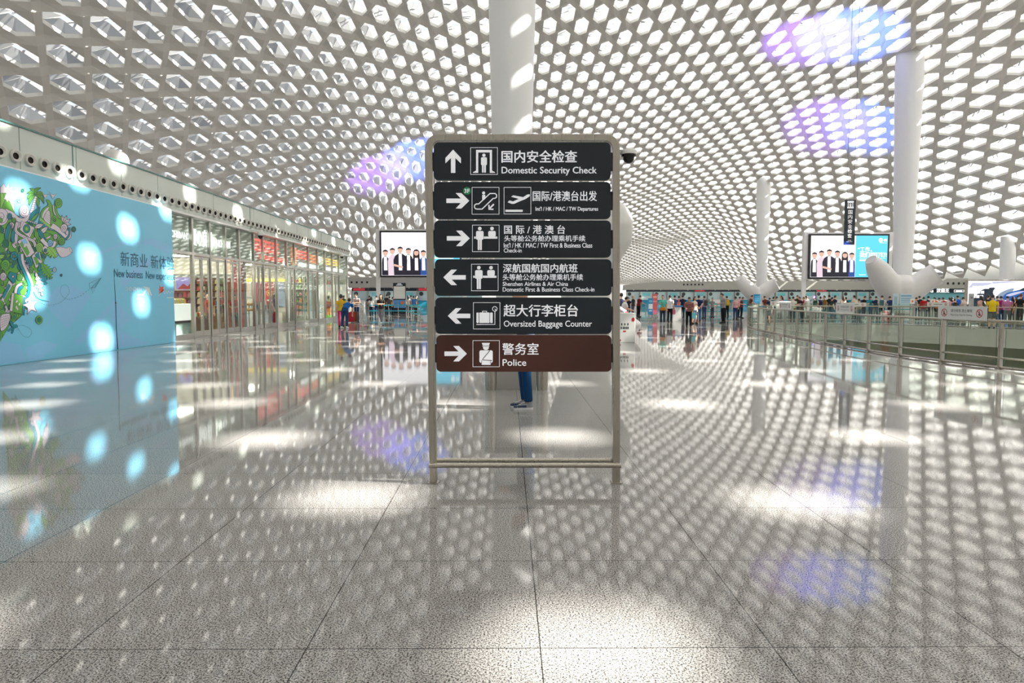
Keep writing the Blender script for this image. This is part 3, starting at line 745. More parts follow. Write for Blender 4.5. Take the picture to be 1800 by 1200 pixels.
# ---- band of panels with round air nozzles above hoarding and shops
SX = -11.3; SY1 = 51.0
M_BAND = noise_tint(mat('pale_green_panel', lin(196, 204, 196), 0.16, 0.0, 0.6), 0.4, 0.03)
M_NOZ = mat('nozzle_grey', lin(205, 203, 196), 0.35)
M_HOLE = mat('dark_hole', (0.03, 0.025, 0.02), 0.7)
bandt = empty('air_supply_band', (SX, 30, 4.4), 'long pale panelled band with round air nozzles above the hoarding and shops', 'air duct')
ys = [8 + i * 2.15 for i in range(21)] ; ys[-1] = SY1
for i in range(20):
    mb = MB(); mb.box(SX - 0.1, SX, ys[i] + 0.012, ys[i + 1] - 0.012, 4.44, 5.42); part(mb, 'cover_panel', M_BAND, bandt)
mb = MB(); mb.box(SX - 0.7, SX - 0.11, 8, SY1, 4.45, 5.36); part(mb, 'backing', mat('dark_seam', (0.10, 0.12, 0.11), 0.6), bandt)
mb = MB(); mb.box(SX - 0.14, SX + 0.03, 8, SY1, 5.42, 5.46); part(mb, 'top_trim', mat('edge_teal', lin(70, 120, 115), 0.3), bandt)
mb = MB(); mb.box(SX - 0.3, SX + 0.06, 8, SY1, 4.37, 4.44); part(mb, 'lower_trim', M_WHITE, bandt)
nz_me = None
yy = 13.9
while yy < SY1 - 0.4:
    if nz_me is None:
        mb = MB(); mb.smooth = True; mb.lathe([(0.155, 0.0), (0.155, 0.03), (0.145, 0.085), (0.125, 0.095), (0.075, 0.055)], 24, axis='x', cap=False); nz_me = mb.mesh('air_nozzle', M_NOZ)
        mb = MB(); mb.lathe([(0.076, 0.055), (0.07, 0.012), (0.001, 0.012)], 20, axis='x', cap=False); nh_me = mb.mesh('nozzle_throat', M_HOLE)
    o = bpy.data.objects.new('air_nozzle', nz_me); COL.objects.link(o); o.parent = bandt; o.location = (0.0, yy - 30, 4.72 - 4.4)
    h = bpy.data.objects.new('nozzle_throat', nh_me); COL.objects.link(h); h.parent = o
    o.rotation_euler = (0, 0, R(-14)) 
    yy += 0.5
for yy in (18.6, 31.2, 43.0):
    mb = MB(); mb.box(SX + 0.001, SX + 0.012, yy - 0.012, yy + 0.012, 4.44, 5.44); part(mb, 'joint', mat('edge_teal', (0, 0, 0)), bandt)

# ---- shops
FXF = -11.45                                                     # shop glass line
MULL = [23.55, 25.7, 27.2, 28.7, 30.15, 31.85, 33.1, 35.0, 36.6, 37.9, 40.6, 42.5, 44.2, 46.1, 47.9, 50.4]
SHOPS = [(0, 5), (5, 9), (9, 12), (12, 15)]
DOORS = {1, 2, 3, 5, 6, 8, 10, 13}
M_ALU = brushed(mat('aluminium_frame', (0.50, 0.49, 0.46), 0.30, 0.95), 2, 2, 20, 0.04)
SLAB = ['confectionery shop front with lit white lettering behind glass, beside the blue hoarding', 'glass shop front with red lettering, second along the left wall', 'glass shop front with an orange and red sign, third along the left wall', 'glass shop front with yellow lettering at the far end of the left wall']
M_SIGNW = mat('lit_white_letter', (0.9, 0.9, 0.9), 0.4, emit=(1.0, 0.98, 0.97), estr=1.7)
M_SIGNR = mat('lit_red_letter', (0.6, 0.05, 0.05), 0.4, emit=(1.0, 0.10, 0.07), estr=1.3)
M_SIGNO = mat('lit_orange_letter', (0.7, 0.2, 0.05), 0.4, emit=(1.0, 0.25, 0.06), estr=1.2)
M_SIGNY = mat('lit_yellow_letter', (0.7, 0.5, 0.05), 0.4, emit=(1.0, 0.65, 0.12), estr=1.3)
M_FASCIA = mat('shop_fascia', lin(182, 188, 180), 0.5)
def FS(u, v, d): return Vector((FXF - 0.22 + d, u, v))           # fascia face, u along y
shops = []
for si, (a, b_) in enumerate(SHOPS):
    ya, yb = MULL[a], MULL[b_]
    root = empty('shop_front', (FXF, (ya + yb) / 2, 0), SLAB[si], 'shop front', 'shop fronts along the left wall'); shops.append(root)
    for i in range(a, b_ + 1):
        if i == b_ and si < 3: continue
        mb = MB(); w_ = 0.07 if i in (1, 4, 7, 10, 12) else 0.045
        ms = (w_ if i == a else (-w_ if i == b_ else 0)) + MULL[i]
        mb.box(FXF - 0.06, FXF + 0.06, ms - w_, ms + w_, 0, 4.36, 0.006); part(mb, 'mullion', M_ALU, root)
    mb = MB(); mb.box(FXF - 0.05, FXF + 0.05, ya, yb, 3.02, 3.12); part(mb, 'transom', M_ALU, root)
    mb = MB(); mb.box(FXF - 0.05, FXF + 0.04, ya, yb, 0.0, 0.05); part(mb, 'threshold', M_ALU, root)
    mb = MB(); mb.box(FXF - 0.30, FXF - 0.22, ya, yb, 3.08, 4.36); part(mb, 'fascia', M_FASCIA, root)
    for i in range(a, b_):
        mb = MB(); mb.box(FXF - 0.008, FXF + 0.008, MULL[i] + 0.05, MULL[i + 1] - 0.05, 3.12, 4.36); part(mb, 'upper_pane', M_GLASS, root)
        y0, y1 = MULL[i] + (0.15 if i == a else 0.06), MULL[i + 1] - (0.15 if i + 1 == b_ == 15 else 0.06)
        if i in DOORS:
            ym = (y0 + y1) / 2
            for q, (u0, u1) in enumerate(((y0, ym - 0.01), (ym + 0.01, y1))):
                swing = R(0)
                mb = MB()
                for s0, s1 in ((u0, u0 + 0.07), (u1 - 0.07, u1)): mb.box(FXF - 0.03, FXF + 0.03, s0, s1, 0.06, 2.98)
                mb.box(FXF - 0.03, FXF + 0.03, u0 + .07, u1 - .07, 0.06, 0.24); mb.box(FXF - 0.03, FXF + 0.03, u0 + .07, u1 - .07, 2.9, 2.98)
                dr = part(mb, 'door', M_ALU, root)
                mb = MB(); mb.box(FXF - 0.006, FXF + 0.006, u0 + .07, u1 - .07, 0.24, 2.9); part(mb, 'door_pane', M_GLASS, dr)
                hy = u1 - 0.12 if q == 0 else u0 + 0.12
                mb = MB(); mb.tube([(FXF + 0.08, hy, 0.7), (FXF + 0.08, hy, 1.9)], 0.018, 8)
                for hz in (0.8, 1.8): mb.tube([(FXF + 0.006, hy, hz), (FXF + 0.08, hy, hz)], 0.011, 6)
                part(mb, 'handle', M_STEEL, dr)
        else:
            mb = MB(); mb.box(FXF - 0.008, FXF + 0.008, y0, y1, 0.18, 3.02); part(mb, 'pane', M_GLASS, root)
            mb = MB(); mb.box(FXF - 0.05, FXF + 0.05, y0 - .01, y1 + .01, 0.05, 0.18); part(mb, 'sill', M_ALU, root)
def letters(root, s, y0, y1, z0, z1, m_, bold=0.014):
    mb = MB(); put_text(mb, s, y0, y1, z0, z1, FS, 0.13, bold, 0.02); part(mb, 'sign_lettering', m_, root, False)
letters(shops[0], 'AJI ICHIBAN', 23.75, 25.55, 3.50, 3.80, M_SIGNW)
letters(shops[0], '優の良品', 25.86, 27.75, 3.40, 4.04, M_SIGNW)
letters(shops[0], 'AJI ICHIBAN', 27.85, 29.5, 3.42, 3.78, M_SIGNW)
rs_ = random.Random(11)
def glyphs(root, y0, y1, z0, z1, n_, m_):
    """blocky sign characters too small to read in the photograph: a few strokes each"""
    for i in range(n_):
        a = y0 + (y1 - y0) * i / n_; b_ = a + (y1 - y0) / n_ * 0.84; mb = MB(); h = z1 - z0; t = min(h, b_ - a) * 0.15
        for q in range(3):
            zz = z0 + h * (0.12 + 0.36 * q); mb.prism([(a, zz), (b_, zz), (b_, zz + t), (a, zz + t)], FS, 0.04, 0.07)
        for q in (0.2, 0.7): mb.prism([(a + (b_ - a) * q, z0), (a + (b_ - a) * q + t, z0), (a + (b_ - a) * q + t, z1), (a + (b_ - a) * q, z1)], FS, 0.071, 0.075)
        part(mb, 'sign_character', m_, root)
glyphs(shops[1], 32.5, 36.2, 3.60, 4.2, 3, M_SIGNR); glyphs(shops[1], 33.2, 36.8, 3.28, 3.48, 6, M_SIGNR)
mb = MB(); mb.prism([(38.2, 3.25), (38.9, 3.25), (38.9, 4.2), (38.2, 4.2)], FS, .03, .08); part(mb, 'sign_board', M_SIGNO, shops[2])
glyphs(shops[2], 39.2, 41.5, 3.6, 4.1, 2, M_SIGNR); glyphs(shops[2], 41.7, 43.4, 3.5, 4.0, 2, M_SIGNO); glyphs(shops[2], 39.4, 43.6, 3.2, 3.42, 6, M_SIGNW)
glyphs(shops[3], 44.6, 48.6, 3.55, 4.0, 4, M_SIGNY); glyphs(shops[3], 45.0, 50.0, 3.2, 3.42, 7, M_SIGNW)

# ---- inside of the shops
IX = -18.5
def wallp(name, x0, x1, y0, y1, z0, z1, m_):
    mb = MB(); mb.box(x0, x1, y0, y1, z0, z1); return tag(mb.build(name, m_), kind='structure')
M_SHOPW = mat('shop_wall', lin(205, 196, 178), 0.6)
wallp('wall_shop_rear', IX - .1, IX, 8, SY1 + .1, 0, 4.3, M_SHOPW)
wallp('ceiling_shop', IX, FXF - .31, 8, SY1, 3.2, 3.3, mat('shop_ceiling', (0.6, 0.6, 0.58), 0.7))
for i, y in enumerate((23.35, 31.72, 37.75, 44.05)):
    wallp('wall_shop_%d' % (i + 1), IX, FXF - 0.31, y, y + .1, 0, 4.3, [M_SHOPW, mat('shop_wall_grey', lin(190, 195, 195), 0.6)][i % 2])
# shop lights: flush fittings with a lit diffuser
M_LAMP = mat('lamp_diffuser', (0.9, 0.9, 0.9), 0.4, emit=(1.0, 0.94, 0.84), estr=45.0)
M_LAMPB = M_LAMP
for k, (x, y) in enumerate([(x, y) for y in (25.2, 28.3, 32.2, 35.8, 39.8, 42.4, 46.2, 48.8) for x in (-13.2, -15.8)]):
    r_ = empty('ceiling_light', (x, y, 3.2), 'flush rectangular ceiling light inside the shops', 'ceiling light', 'lights on the shop ceilings')
    mb = MB(); mb.box(x - .32, x + .32, y - .62, y + .62, 3.15, 3.2); part(mb, 'frame', M_WHITE, r_)
    mb = MB(); mb.box(x - .29, x + .29, y - .59, y + .59, 3.14, 3.15); part(mb, 'diffuser', M_LAMP, r_)
# confectionery shop: wall shelves with packets
M_WOOD = mat('shelf_wood', lin(140, 92, 52), 0.5); M_CREAM = mat('cream_panel', lin(238, 228, 198), 0.5, emit=(1, .93, .75), estr=0.55)
PKC = [lin(190, 40, 35), lin(205, 120, 40), lin(150, 60, 40), lin(215, 190, 150), lin(120, 40, 45), lin(90, 130, 60), lin(225, 205, 90), lin(180, 90, 95)]
PKM = [mat('packet_%d' % i, c, 0.4) for i, c in enumerate(PKC)]
pk_me = None
def packet(x, y, z, sx, sy, sz, m_, group, label, name='packet'):
    global pk_me
    if pk_me is None:
        mb = MB(); mb.add([(-.5, -.5, 0), (.5, -.5, 0), (.5, .5, 0), (-.5, .5, 0), (-.5, -.5, .12), (.5, -.5, .12), (.5, .5, .12), (-.5, .5, .12), (-.42, -.45, .8), (.42, -.45, .8), (.42, .45, .8), (-.42, .45, .8), (-.12, -.48, 1), (.12, -.48, 1), (.12, .48, 1), (-.12, .48, 1)],
            [(3, 2, 1, 0)] + [(r * 4 + i, r * 4 + (i + 1) % 4, r * 4 + 4 + (i + 1) % 4, r * 4 + 4 + i) for r in range(3) for i in range(4)] + [(12, 13, 14, 15)])
        pk_me = mb.mesh('packet', PKM[0])
    o = bpy.data.objects.new(name, pk_me); COL.objects.link(o); o.location = (x, y, z + .002); o.scale = (sx, sy, sz)
    o.material_slots[0].link = 'OBJECT'; o.material_slots[0].material = m_
    return tag(o, label, 'packet', group)
def unit_y(xa, xb, y, zs, label, m_=M_WOOD, dep=.4, hgt=2.35, grp='shelf units in the shops', front=False):
    """shelf standing against a cross wall at y, open towards the hall entrance"""
    root = empty('shelf_unit', ((xa + xb) / 2, y - dep / 2, 0), label, 'shelf', grp)
    for x in (xa, xb - .04):
        mb = MB(); mb.box(x, x + .04, y - dep, y, 0, hgt); part(mb, 'side_panel', m_, root)
    mb = MB(); mb.box(xa + .04, xb - .04, y - .02, y, 0, hgt); part(mb, 'back_panel', m_, root)
    for z in zs:
        mb = MB(); mb.box(xa + .04, xb - .04, y - dep, y - .02, z - .03, z); part(mb, 'shelf_board', m_, root)
    if front:
        mb = MB(); mb.box(xa + .04, xb - .04, y - dep - .012, y - dep - .004, .1, hgt); part(mb, 'front_pane', M_GLASS, root)
    return root
rp_ = random.Random(4)
def stock(xa, xb, y, zs, grp, label, pal, dep=.4, h=(.17, .26), step=.2):
    for z in zs:
        n_ = int((xb - xa - .16) / step)
        for i in range(n_):
            packet(xa + .16 + i * step, y - dep / 2, z, step * .86, dep * .55, rp_.uniform(*h), PKM[rp_.choice(pal)], grp, label)
W1 = 31.70
Z5 = [.5, .85, 1.2, 1.5, 1.8, 2.1]
unit_y(-14.9, -13.92, W1, [.5, .85, 1.2, 1.5], 'wooden shelf of red packets under the violet poster in the confectionery shop', hgt=1.78)
stock(-14.9, -13.92, W1, [.5, .85, 1.2, 1.5], 'red packets under the violet poster', 'small red packet on the wooden shelf under the violet poster', (0, 0, 4, 7))
unit_y(-13.88, -13.14, W1, Z5, 'tall wooden shelf of brown and red packets behind the standing shop assistant')
stock(-13.88, -13.14, W1, Z5, 'packets on the tall wooden shelf', 'small packet on the tall shelf behind the standing shop assistant', (0, 1, 2, 3, 3, 7))
unit_y(-13.08, -12.42, W1, Z5, 'wooden shelf with yellow and green packets on top beside the amber light strip')
stock(-13.08, -12.42, W1, [1.8, 2.1], 'yellow and green packets', 'yellow or green packet on the top boards beside the amber light strip', (6, 6, 5))
stock(-13.08, -12.42, W1, [.85, 1.2, 1.5], 'packets on the lower boards', 'small packet on the lower boards of the shelf beside the amber light strip', (3, 0, 1, 2))
mb = MB(); mb.box(-15.2, -12.42, W1 - .45, W1, 2.52, 3.19); tag(mb.build('light_box', M_CREAM), 'long cream lit box above the confectionery shelves', 'light box')
ps = empty('poster', (-14.4, W1 - .1, 1.8), 'violet lit poster on the end wall of the confectionery shop', 'poster')
mb = MB(); mb.box(-14.86, -13.94, W1 - .08, W1, 1.8, 2.42); part(mb, 'frame', M_WHITE, ps)
mb = MB(); mb.box(-14.82, -13.98, W1 - .095, W1 - .081, 1.84, 2.38); part(mb, 'print', mat('violet_print', lin(150, 140, 205), .4, emit=lin(150, 140, 215), estr=.5), ps)
mb = MB(); mb.flat([(-14.75, 1.86), (-14.5, 2.1), (-14.3, 1.98), (-14.1, 2.2), (-14.0, 1.86)], lambda u, v, d: Vector((u, W1 - .097 - d, v)), .001); part(mb, 'print_shape', PKM[0], ps, False)
dsp = empty('display_block', (-12.55, 26.5, 0), 'lit white display block in the window of the confectionery shop', 'display')
mb = MB(); mb.box(-12.95, -12.15, 25.6, 27.3, 0.62, 1.25, 0.02); part(mb, 'lit_block', mat('lit_white_acrylic', (0.9, 0.9, 0.88), 0.3, emit=(1, .98, .93), estr=.9), dsp)
mb = MB(); mb.box(-12.97, -12.13, 25.58, 27.32, 0.54, 0.62); part(mb, 'black_band', M_BLACK, dsp)
mb = MB(); mb.box(-12.9, -12.2, 25.65, 27.25, 0.0, 0.54); part(mb, 'base', mat('pale_teal_base', lin(190, 215, 215), .4), dsp)
for i in range(7):
    packet(-12.5, 25.8 + i * .22, 1.25, .2, .18, .20, PKM[3 if i % 2 else 6], 'packets on the white display', 'pale packet standing on the lit white display block in the shop window')
ctr = empty('counter', (-12.55, 28.3, 0), 'brown wooden shop counter with a glass case of sweets beside the standing red-shirted assistant', 'counter')
mb = MB(); mb.box(-12.9, -12.2, 27.7, 29.0, 0, .72, .01); part(mb, 'body', mat('counter_wood', lin(128, 74, 40), .4), ctr)
mb = MB(); mb.box(-12.9, -12.2, 27.7, 29.0, .721, 1.02); part(mb, 'glass_case', M_GLASS, ctr)
for i in range(5): packet(-12.4, 27.86 + i * .24, .73, .22, .19, .16, PKM[(i * 3 + 5) % 8], 'sweets in the counter case', 'bright packet of sweets in the glass case of the brown counter')
ctr2 = empty('counter', (-12.55, 30.2, 0), 'light wooden sweet counter with white trays between the two shop assistants', 'counter')
mb = MB(); mb.box(-12.9, -12.2, 29.6, 30.7, 0, .8, .01); part(mb, 'body', mat('light_wood', lin(190, 140, 84), .45), ctr2)
mb = MB(); mb.box(-12.9, -12.84, 29.6, 30.7, .8, 1.6); part(mb, 'back_panel', mat('light_wood', (0, 0, 0)), ctr2)
for z in (1.15, 1.5):
    mb = MB(); mb.box(-12.84, -12.4, 29.65, 30.65, z - .03, z); part(mb, 'shelf_board', M_WHITE, ctr2)
for z in (.8, 1.15):
    for i in range(5): packet(-12.6, 29.75 + i * .21, z, .2, .18, .2, PKM[(i + 2) % 8], 'packets on the light wooden counter', 'packet of sweets on the light wooden counter between the shop assistants')
mb = MB(); mb.box(-12.26, -12.14, W1 - .12, W1 - .01, 0.0, 3.2); tag(mb.build('light_strip', mat('lit_amber', (.9, .6, .3), .4, emit=(1, .55, .22), estr=1.5)), 'upright amber light strip beside the red column in the confectionery shop', 'light')
rc = empty('red_column', (-11.96, 31.4, 0), 'glossy red square column at the end of the confectionery shop', 'column')
mb = MB(); mb.box(-12.1, -11.8, 31.2, 31.6, 0.1, 3.19, .02); part(mb, 'shaft', mat('gloss_red', lin(200, 40, 32), .2), rc)
mb = MB(); mb.box(-12.12, -11.78, 31.18, 31.62, 0, .1); part(mb, 'plinth', M_STEELD, rc)
# second shop: yellow band, red posters, round yellow trays, counters
W2 = 37.73
mb = MB(); mb.box(-14.6, -11.8, W2 - .1, W2, 2.33, 2.48); tag(mb.build('light_band', mat('lit_yellow', (.8, .65, .1), .4, emit=(1, .78, .08), estr=.9)), 'long yellow lit band on the end wall of the second shop', 'light')
def poster(xa, xb, z0, z1, col, label, spot=False, y=W2):
    root = empty('poster', ((xa + xb) / 2, y, z0), label, 'poster', 'posters in the shops')
    mb = MB(); mb.box(xa, xb, y - .05, y, z0, z1); part(mb, 'board', M_WHITE, root)
    mb = MB(); mb.box(xa + .02, xb - .02, y - .062, y - .051, z0 + .02, z1 - .02); part(mb, 'print', mat('poster_' + label[:14], col, .4), root)
    if spot:
        mb = MB(); f = lambda u, v, d: Vector((u, y - .065 - d, v)); cx, cz = (xa + xb) / 2, z0 + (z1 - z0) * .62
        mb.stroke(circ(cx, cz, .15, 20), .04, f, 0, closed=True); mb.flat(circ(cx, cz, .08, 14), f, 0); part(mb, 'emblem', mat('gold_print', lin(225, 175, 70), .4), root, False)
        mb = MB(); mb.flat([(cx - .16, cz - .42), (cx + .16, cz - .42), (cx + .16, cz - .34), (cx - .16, cz - .34)], f, 0); part(mb, 'print_mark', M_NOTICE, root, False)
    return root
poster(-13.55, -13.0, 1.2, 2.31, lin(150, 45, 60), 'dusky red poster under the yellow band in the second shop')
poster(-12.95, -12.45, .75, 2.31, lin(178, 22, 25), 'bright red poster with a gold round emblem in the second shop', True)
poster(-12.4, -11.85, 1.0, 2.31, lin(165, 175, 200), 'pale grey poster right of the red ones in the second shop')
poster(-14.4, -13.65, 1.5, 2.31, lin(205, 190, 180), 'pale beige poster left of the red ones in the second shop')
sto = empty('display_stand', (-12.1, 33.0, 0), 'display stand with two round yellow trays inside the second shop window', 'display')
mb = MB(); mb.tube([(-12.1, 33.0, .05), (-12.1, 33.0, 1.25)], .03, 10); part(mb, 'pole', M_STEEL, sto)
for z in (.85, 1.1):
    mb = MB(); mb.lathe([(.001, z), (.32, z), (.36, z + .08), (.34, z + .13), (.001, z + .12)], 24, (-12.1, 33.0, 0)); part(mb, 'tray', mat('mustard', lin(205, 150, 40), .4), sto)
mb = MB(); mb.lathe([(.3, 0), (.3, .04), (.05, .07)], 20, (-12.1, 33.0, 0)); part(mb, 'foot', M_WHITE, sto)
bot_me = None
def bottle(x, y, z, h, m_, group, label):
    global bot_me
    if bot_me is None:
        mb = MB(); mb.smooth = True; mb.lathe([(.001, 0), (.3, 0), (.3, .6), (.12, .78), (.11, 1.0), (.001, 1.0)], 12); bot_me = mb.mesh('bottle', PKM[0])
    o = bpy.data.objects.new('bottle', bot_me); COL.objects.link(o); o.location = (x, y, z + .002); o.scale = (h * .35, h * .35, h); o.material_slots[0].link = 'OBJECT'; o.material_slots[0].material = m_
    return tag(o, label, 'bottle', group)
BM = [mat('bottle_%d' % i, c, .2) for i, c in enumerate([lin(60, 80, 90), lin(200, 205, 210), lin(40, 60, 110), lin(140, 50, 50), lin(70, 110, 80)])]
for ya, yb, lab, n_, blue in ((33.9, 35.2, 'white counter with bottles in the window of the second shop', 'bottles on the white counter', False), (35.6, 37.3, 'grey counter with a blue panel at the far end of the second shop', 'bottles on the grey counter', True)):
    dk = empty('counter', (-12.45, (ya + yb) / 2, 0), lab, 'counter')
    mb = MB(); mb.box(-12.8, -12.1, ya, yb, 0, .85, .02); part(mb, 'body', mat('grey_body', lin(175, 175, 178), .4) if blue else M_WHITE, dk)
    mb = MB(); mb.box(-12.82, -12.08, ya - .02, yb + .02, .851, .89); part(mb, 'top', mat('grey_top', lin(150, 160, 165), .3), dk)
    if blue:
        for args in ((-12.098, -12.09, ya + .2, yb - .3), ):
            mb = MB(); mb.box(*args, .25, .55); part(mb, 'blue_panel', mat('panel_blue', lin(70, 140, 190), .4), dk)
        mb = MB(); mb.box(-12.7, -12.2, ya - .012, ya - .003, .25, .5); part(mb, 'blue_panel', mat('panel_blue', (0, 0, 0)), dk)
    for i in range(6 if not blue else 7): bottle(-12.25 - .18 * (i % 2), ya + .12 + i * .2, .89, rp_.uniform(.28, .42), BM[(i * (2 if blue else 1)) % 5], n_, 'bottle on the ' + lab[:lab.index(' counter')] + ' counter of the second shop')
# third and fourth shop: glazed cases of goods on the cross walls
W3, W4 = 44.03, 51.02
for xa, xb, y, lab, grp in ((-13.4, -12.6, W3, 'glazed case of goods left of the pale blue pillar in the third shop', 'goods left of the blue pillar'), (-12.55, -11.8, W3, 'glazed case of goods behind the pale blue pillar in the third shop', 'goods behind the blue pillar'), (-13.0, -12.35, W4, 'glazed case of goods left of the cream pillar in the fourth shop', 'goods left of the cream pillar'), (-12.3, -11.6, W4, 'glazed case of goods behind the cream pillar in the fourth shop', 'goods behind the cream pillar')):
    zs = [.4, .8, 1.2, 1.6, 2.0, 2.4]
    unit_y(xa, xb, y, zs, lab, mat('case_frame', lin(165, 160, 140), .35), .4, 2.75, 'glazed cases in the far shops', True)
    stock(xa, xb, y, zs, grp, 'small packet of goods ' + lab.replace('glazed case of goods ', '').replace('pale blue', 'blue').replace('cream pillar', 'cream pillar'), (0, 1, 3, 5, 6, 2, 7), h=(.16, .3))
for x, y, c, lab in ((-12.05, 43.2, lin(185, 205, 215), 'pale blue round pillar inside the third shop'), (-11.95, 49.0, lin(205, 200, 180), 'cream round pillar inside the fourth shop')):
    root = empty('column', (x, y, 0), lab, 'column')
    mb = MB(); mb.smooth = True; mb.lathe([(.22, .15), (.22, 3.19)], 24, (x, y, 0), cap=False); part(mb, 'shaft', mat('pillar_%d' % y, c, .4), root)
    mb = MB(); mb.lathe([(.25, 0), (.25, .15)], 24, (x, y, 0)); part(mb, 'plinth', M_STEELD, root)
fl = empty('floor_display', (-11.9, 47.0, 0), 'slim stand with orange boxes over a green one in the window of the fourth shop', 'display')
for z0, z1, c in ((.05, .3, lin(110, 190, 40)), (.32, .75, lin(215, 130, 50)), (.77, 1.2, lin(190, 90, 60))):
    mb = MB(); mb.box(-12.05, -11.75, 46.8, 47.25, z0, z1, .01); part(mb, 'box', mat('stand_%d' % int(z0 * 100), c, .5), fl)
mb = MB(); mb.box(-12.08, -12.05, 46.78, 47.27, 0, 1.25); part(mb, 'back_panel', M_DKGREY, fl)
# end wall of the shop row, above the shop ceiling
wallp('wall_shop_end', IX, FXF - .1, SY1 + .03, SY1 + .13, 0, 5.3, M_WALLL)
# pale duct end showing above the band
vent_later = True
# cameras under the band
for y, dx, lab in ((30.9, .55, 'white dome camera on a bracket above the confectionery shop'), (46.6, .4, 'small white camera above the far shops')):
    root = empty('security_camera', (SX + .06, y, 4.4), lab, 'security camera', 'cameras above the shops')
    mb = MB(); mb.box(SX + .061, SX + .06 + dx, y - .05, y + .05, 4.33, 4.41); part(mb, 'bracket', M_WHITE, root)
    mb = MB(); mb.lathe([(.001, 4.33), (.13, 4.33), (.13, 4.2), (.11, 4.17)], 20, (SX + dx, y, 0), cap=False); part(mb, 'housing', M_WHITE, root)
    mb = MB(); mb.smooth = True; mb.lathe([(.11, 4.17), (.10, 4.1), (.06, 4.05), (.001, 4.03)], 20, (SX + dx, y, 0), cap=False); part(mb, 'dome', M_BLACK, root)
# ================================================================== columns, air vent trees, atrium railings
M_COLUMN = noise_tint(mat('column_paint', (0.82, 0.83, 0.84), 0.28), 0.5, 0.015)
def column(px, Y, r0, kk, label, foot=0.0):
    x = at_y(px, 522, Y).x; h = roof_h(x, Y) + 0.6
    prof = []
    for i in range(25):
        z = foot + (h - foot) * i / 24
        r = r0 + kk * z
        t = (z - (h - 3.2)) / 3.2
        if t > 0: r *= 1 - 0.10 * t * t
        prof.append((r, z))
    root = empty('column', (x, Y, 0), label, 'column', 'tapered columns of the hall')
    mb = MB(); mb.smooth = True; mb.lathe(prof, 48, (x, Y, 0), cap=False); part(mb, 'shaft', M_COLUMN, root)
    mb = MB(); mb.lathe([(r0 + 0.06, 0.0), (r0 + 0.06, 0.12), (r0 + 0.02, 0.14)], 48, (x, Y, 0)); part(mb, 'base_ring', M_STEEL, root)
    return root
column(900, 32, 0.69, 0.0245, 'widest white tapered column rising behind the directory sign')
column(1585, 65, 0.70, 0.0235, 'tall white tapered column right of the right-hand video screen')
column(1338, 112, 0.72, 0.021, 'distant white tapered column left of the right-hand video screen')
column(1768, 87, 0.76, 0.012, 'short white column rising behind the car billboard under the low ceiling')

def skin_mesh(verts, edges, radii, sub=2, root=0, name='skin'):
    me = bpy.data.meshes.new(name); me.from_pydata([tuple(v) for v in verts], edges, [])
    ob = bpy.data.objects.new(name, me); COL.objects.link(ob)
    md = ob.modifiers.new('skin', 'SKIN'); md.use_smooth_shade = True
    if not me.skin_vertices: 
        bm = bmesh.new(); bm.from_mesh(me); bm.verts.layers.skin.verify(); bm.to_mesh(me); bm.free()
    sv = me.skin_vertices[0].data
    for i, r in enumerate(radii):
        sv[i].radius = r if isinstance(r, (tuple, list)) else (r, r)
        sv[i].use_root = (i == root)
    sd = ob.modifiers.new('sub', 'SUBSURF'); sd.levels = sub; sd.render_levels = sub
    dg = bpy.context.evaluated_depsgraph_get(); ev = ob.evaluated_get(dg)
    out = bpy.data.meshes.new_from_object(ev, preserve_all_data_layers=False, depsgraph=dg)
    bpy.data.objects.remove(ob); bpy.data.meshes.remove(me)
    out.name = name
    for p in out.polygons: p.use_smooth = True
    return out
M_VENT = noise_tint(mat('vent_shell', (0.72, 0.715, 0.70), 0.35), 0.8, 0.02)
M_GRILLE = mat('vent_grille', (0.80, 0.80, 0.80), 0.5)
def fuse(mb, voxel, smooth=14, name='shell'):
    """melt overlapping closed shapes into one smooth skin"""
    me = mb.mesh(name, M_VENT); ob = bpy.data.objects.new(name, me); COL.objects.link(ob)
    rm = ob.modifiers.new('remesh', 'REMESH'); rm.mode = 'VOXEL'; rm.voxel_size = voxel; rm.use_smooth_shade = True
    sm = ob.modifiers.new('smooth', 'SMOOTH'); sm.factor = 0.6; sm.iterations = smooth
    dg = bpy.context.evaluated_depsgraph_get(); out = bpy.data.meshes.new_from_object(ob.evaluated_get(dg), depsgraph=dg)
    bpy.data.objects.remove(ob); bpy.data.meshes.remove(me); out.name = name
    for v in out.vertices: v.co.z = max(v.co.z, 0.0)
    for p in out.polygons: p.use_smooth = True
    return out
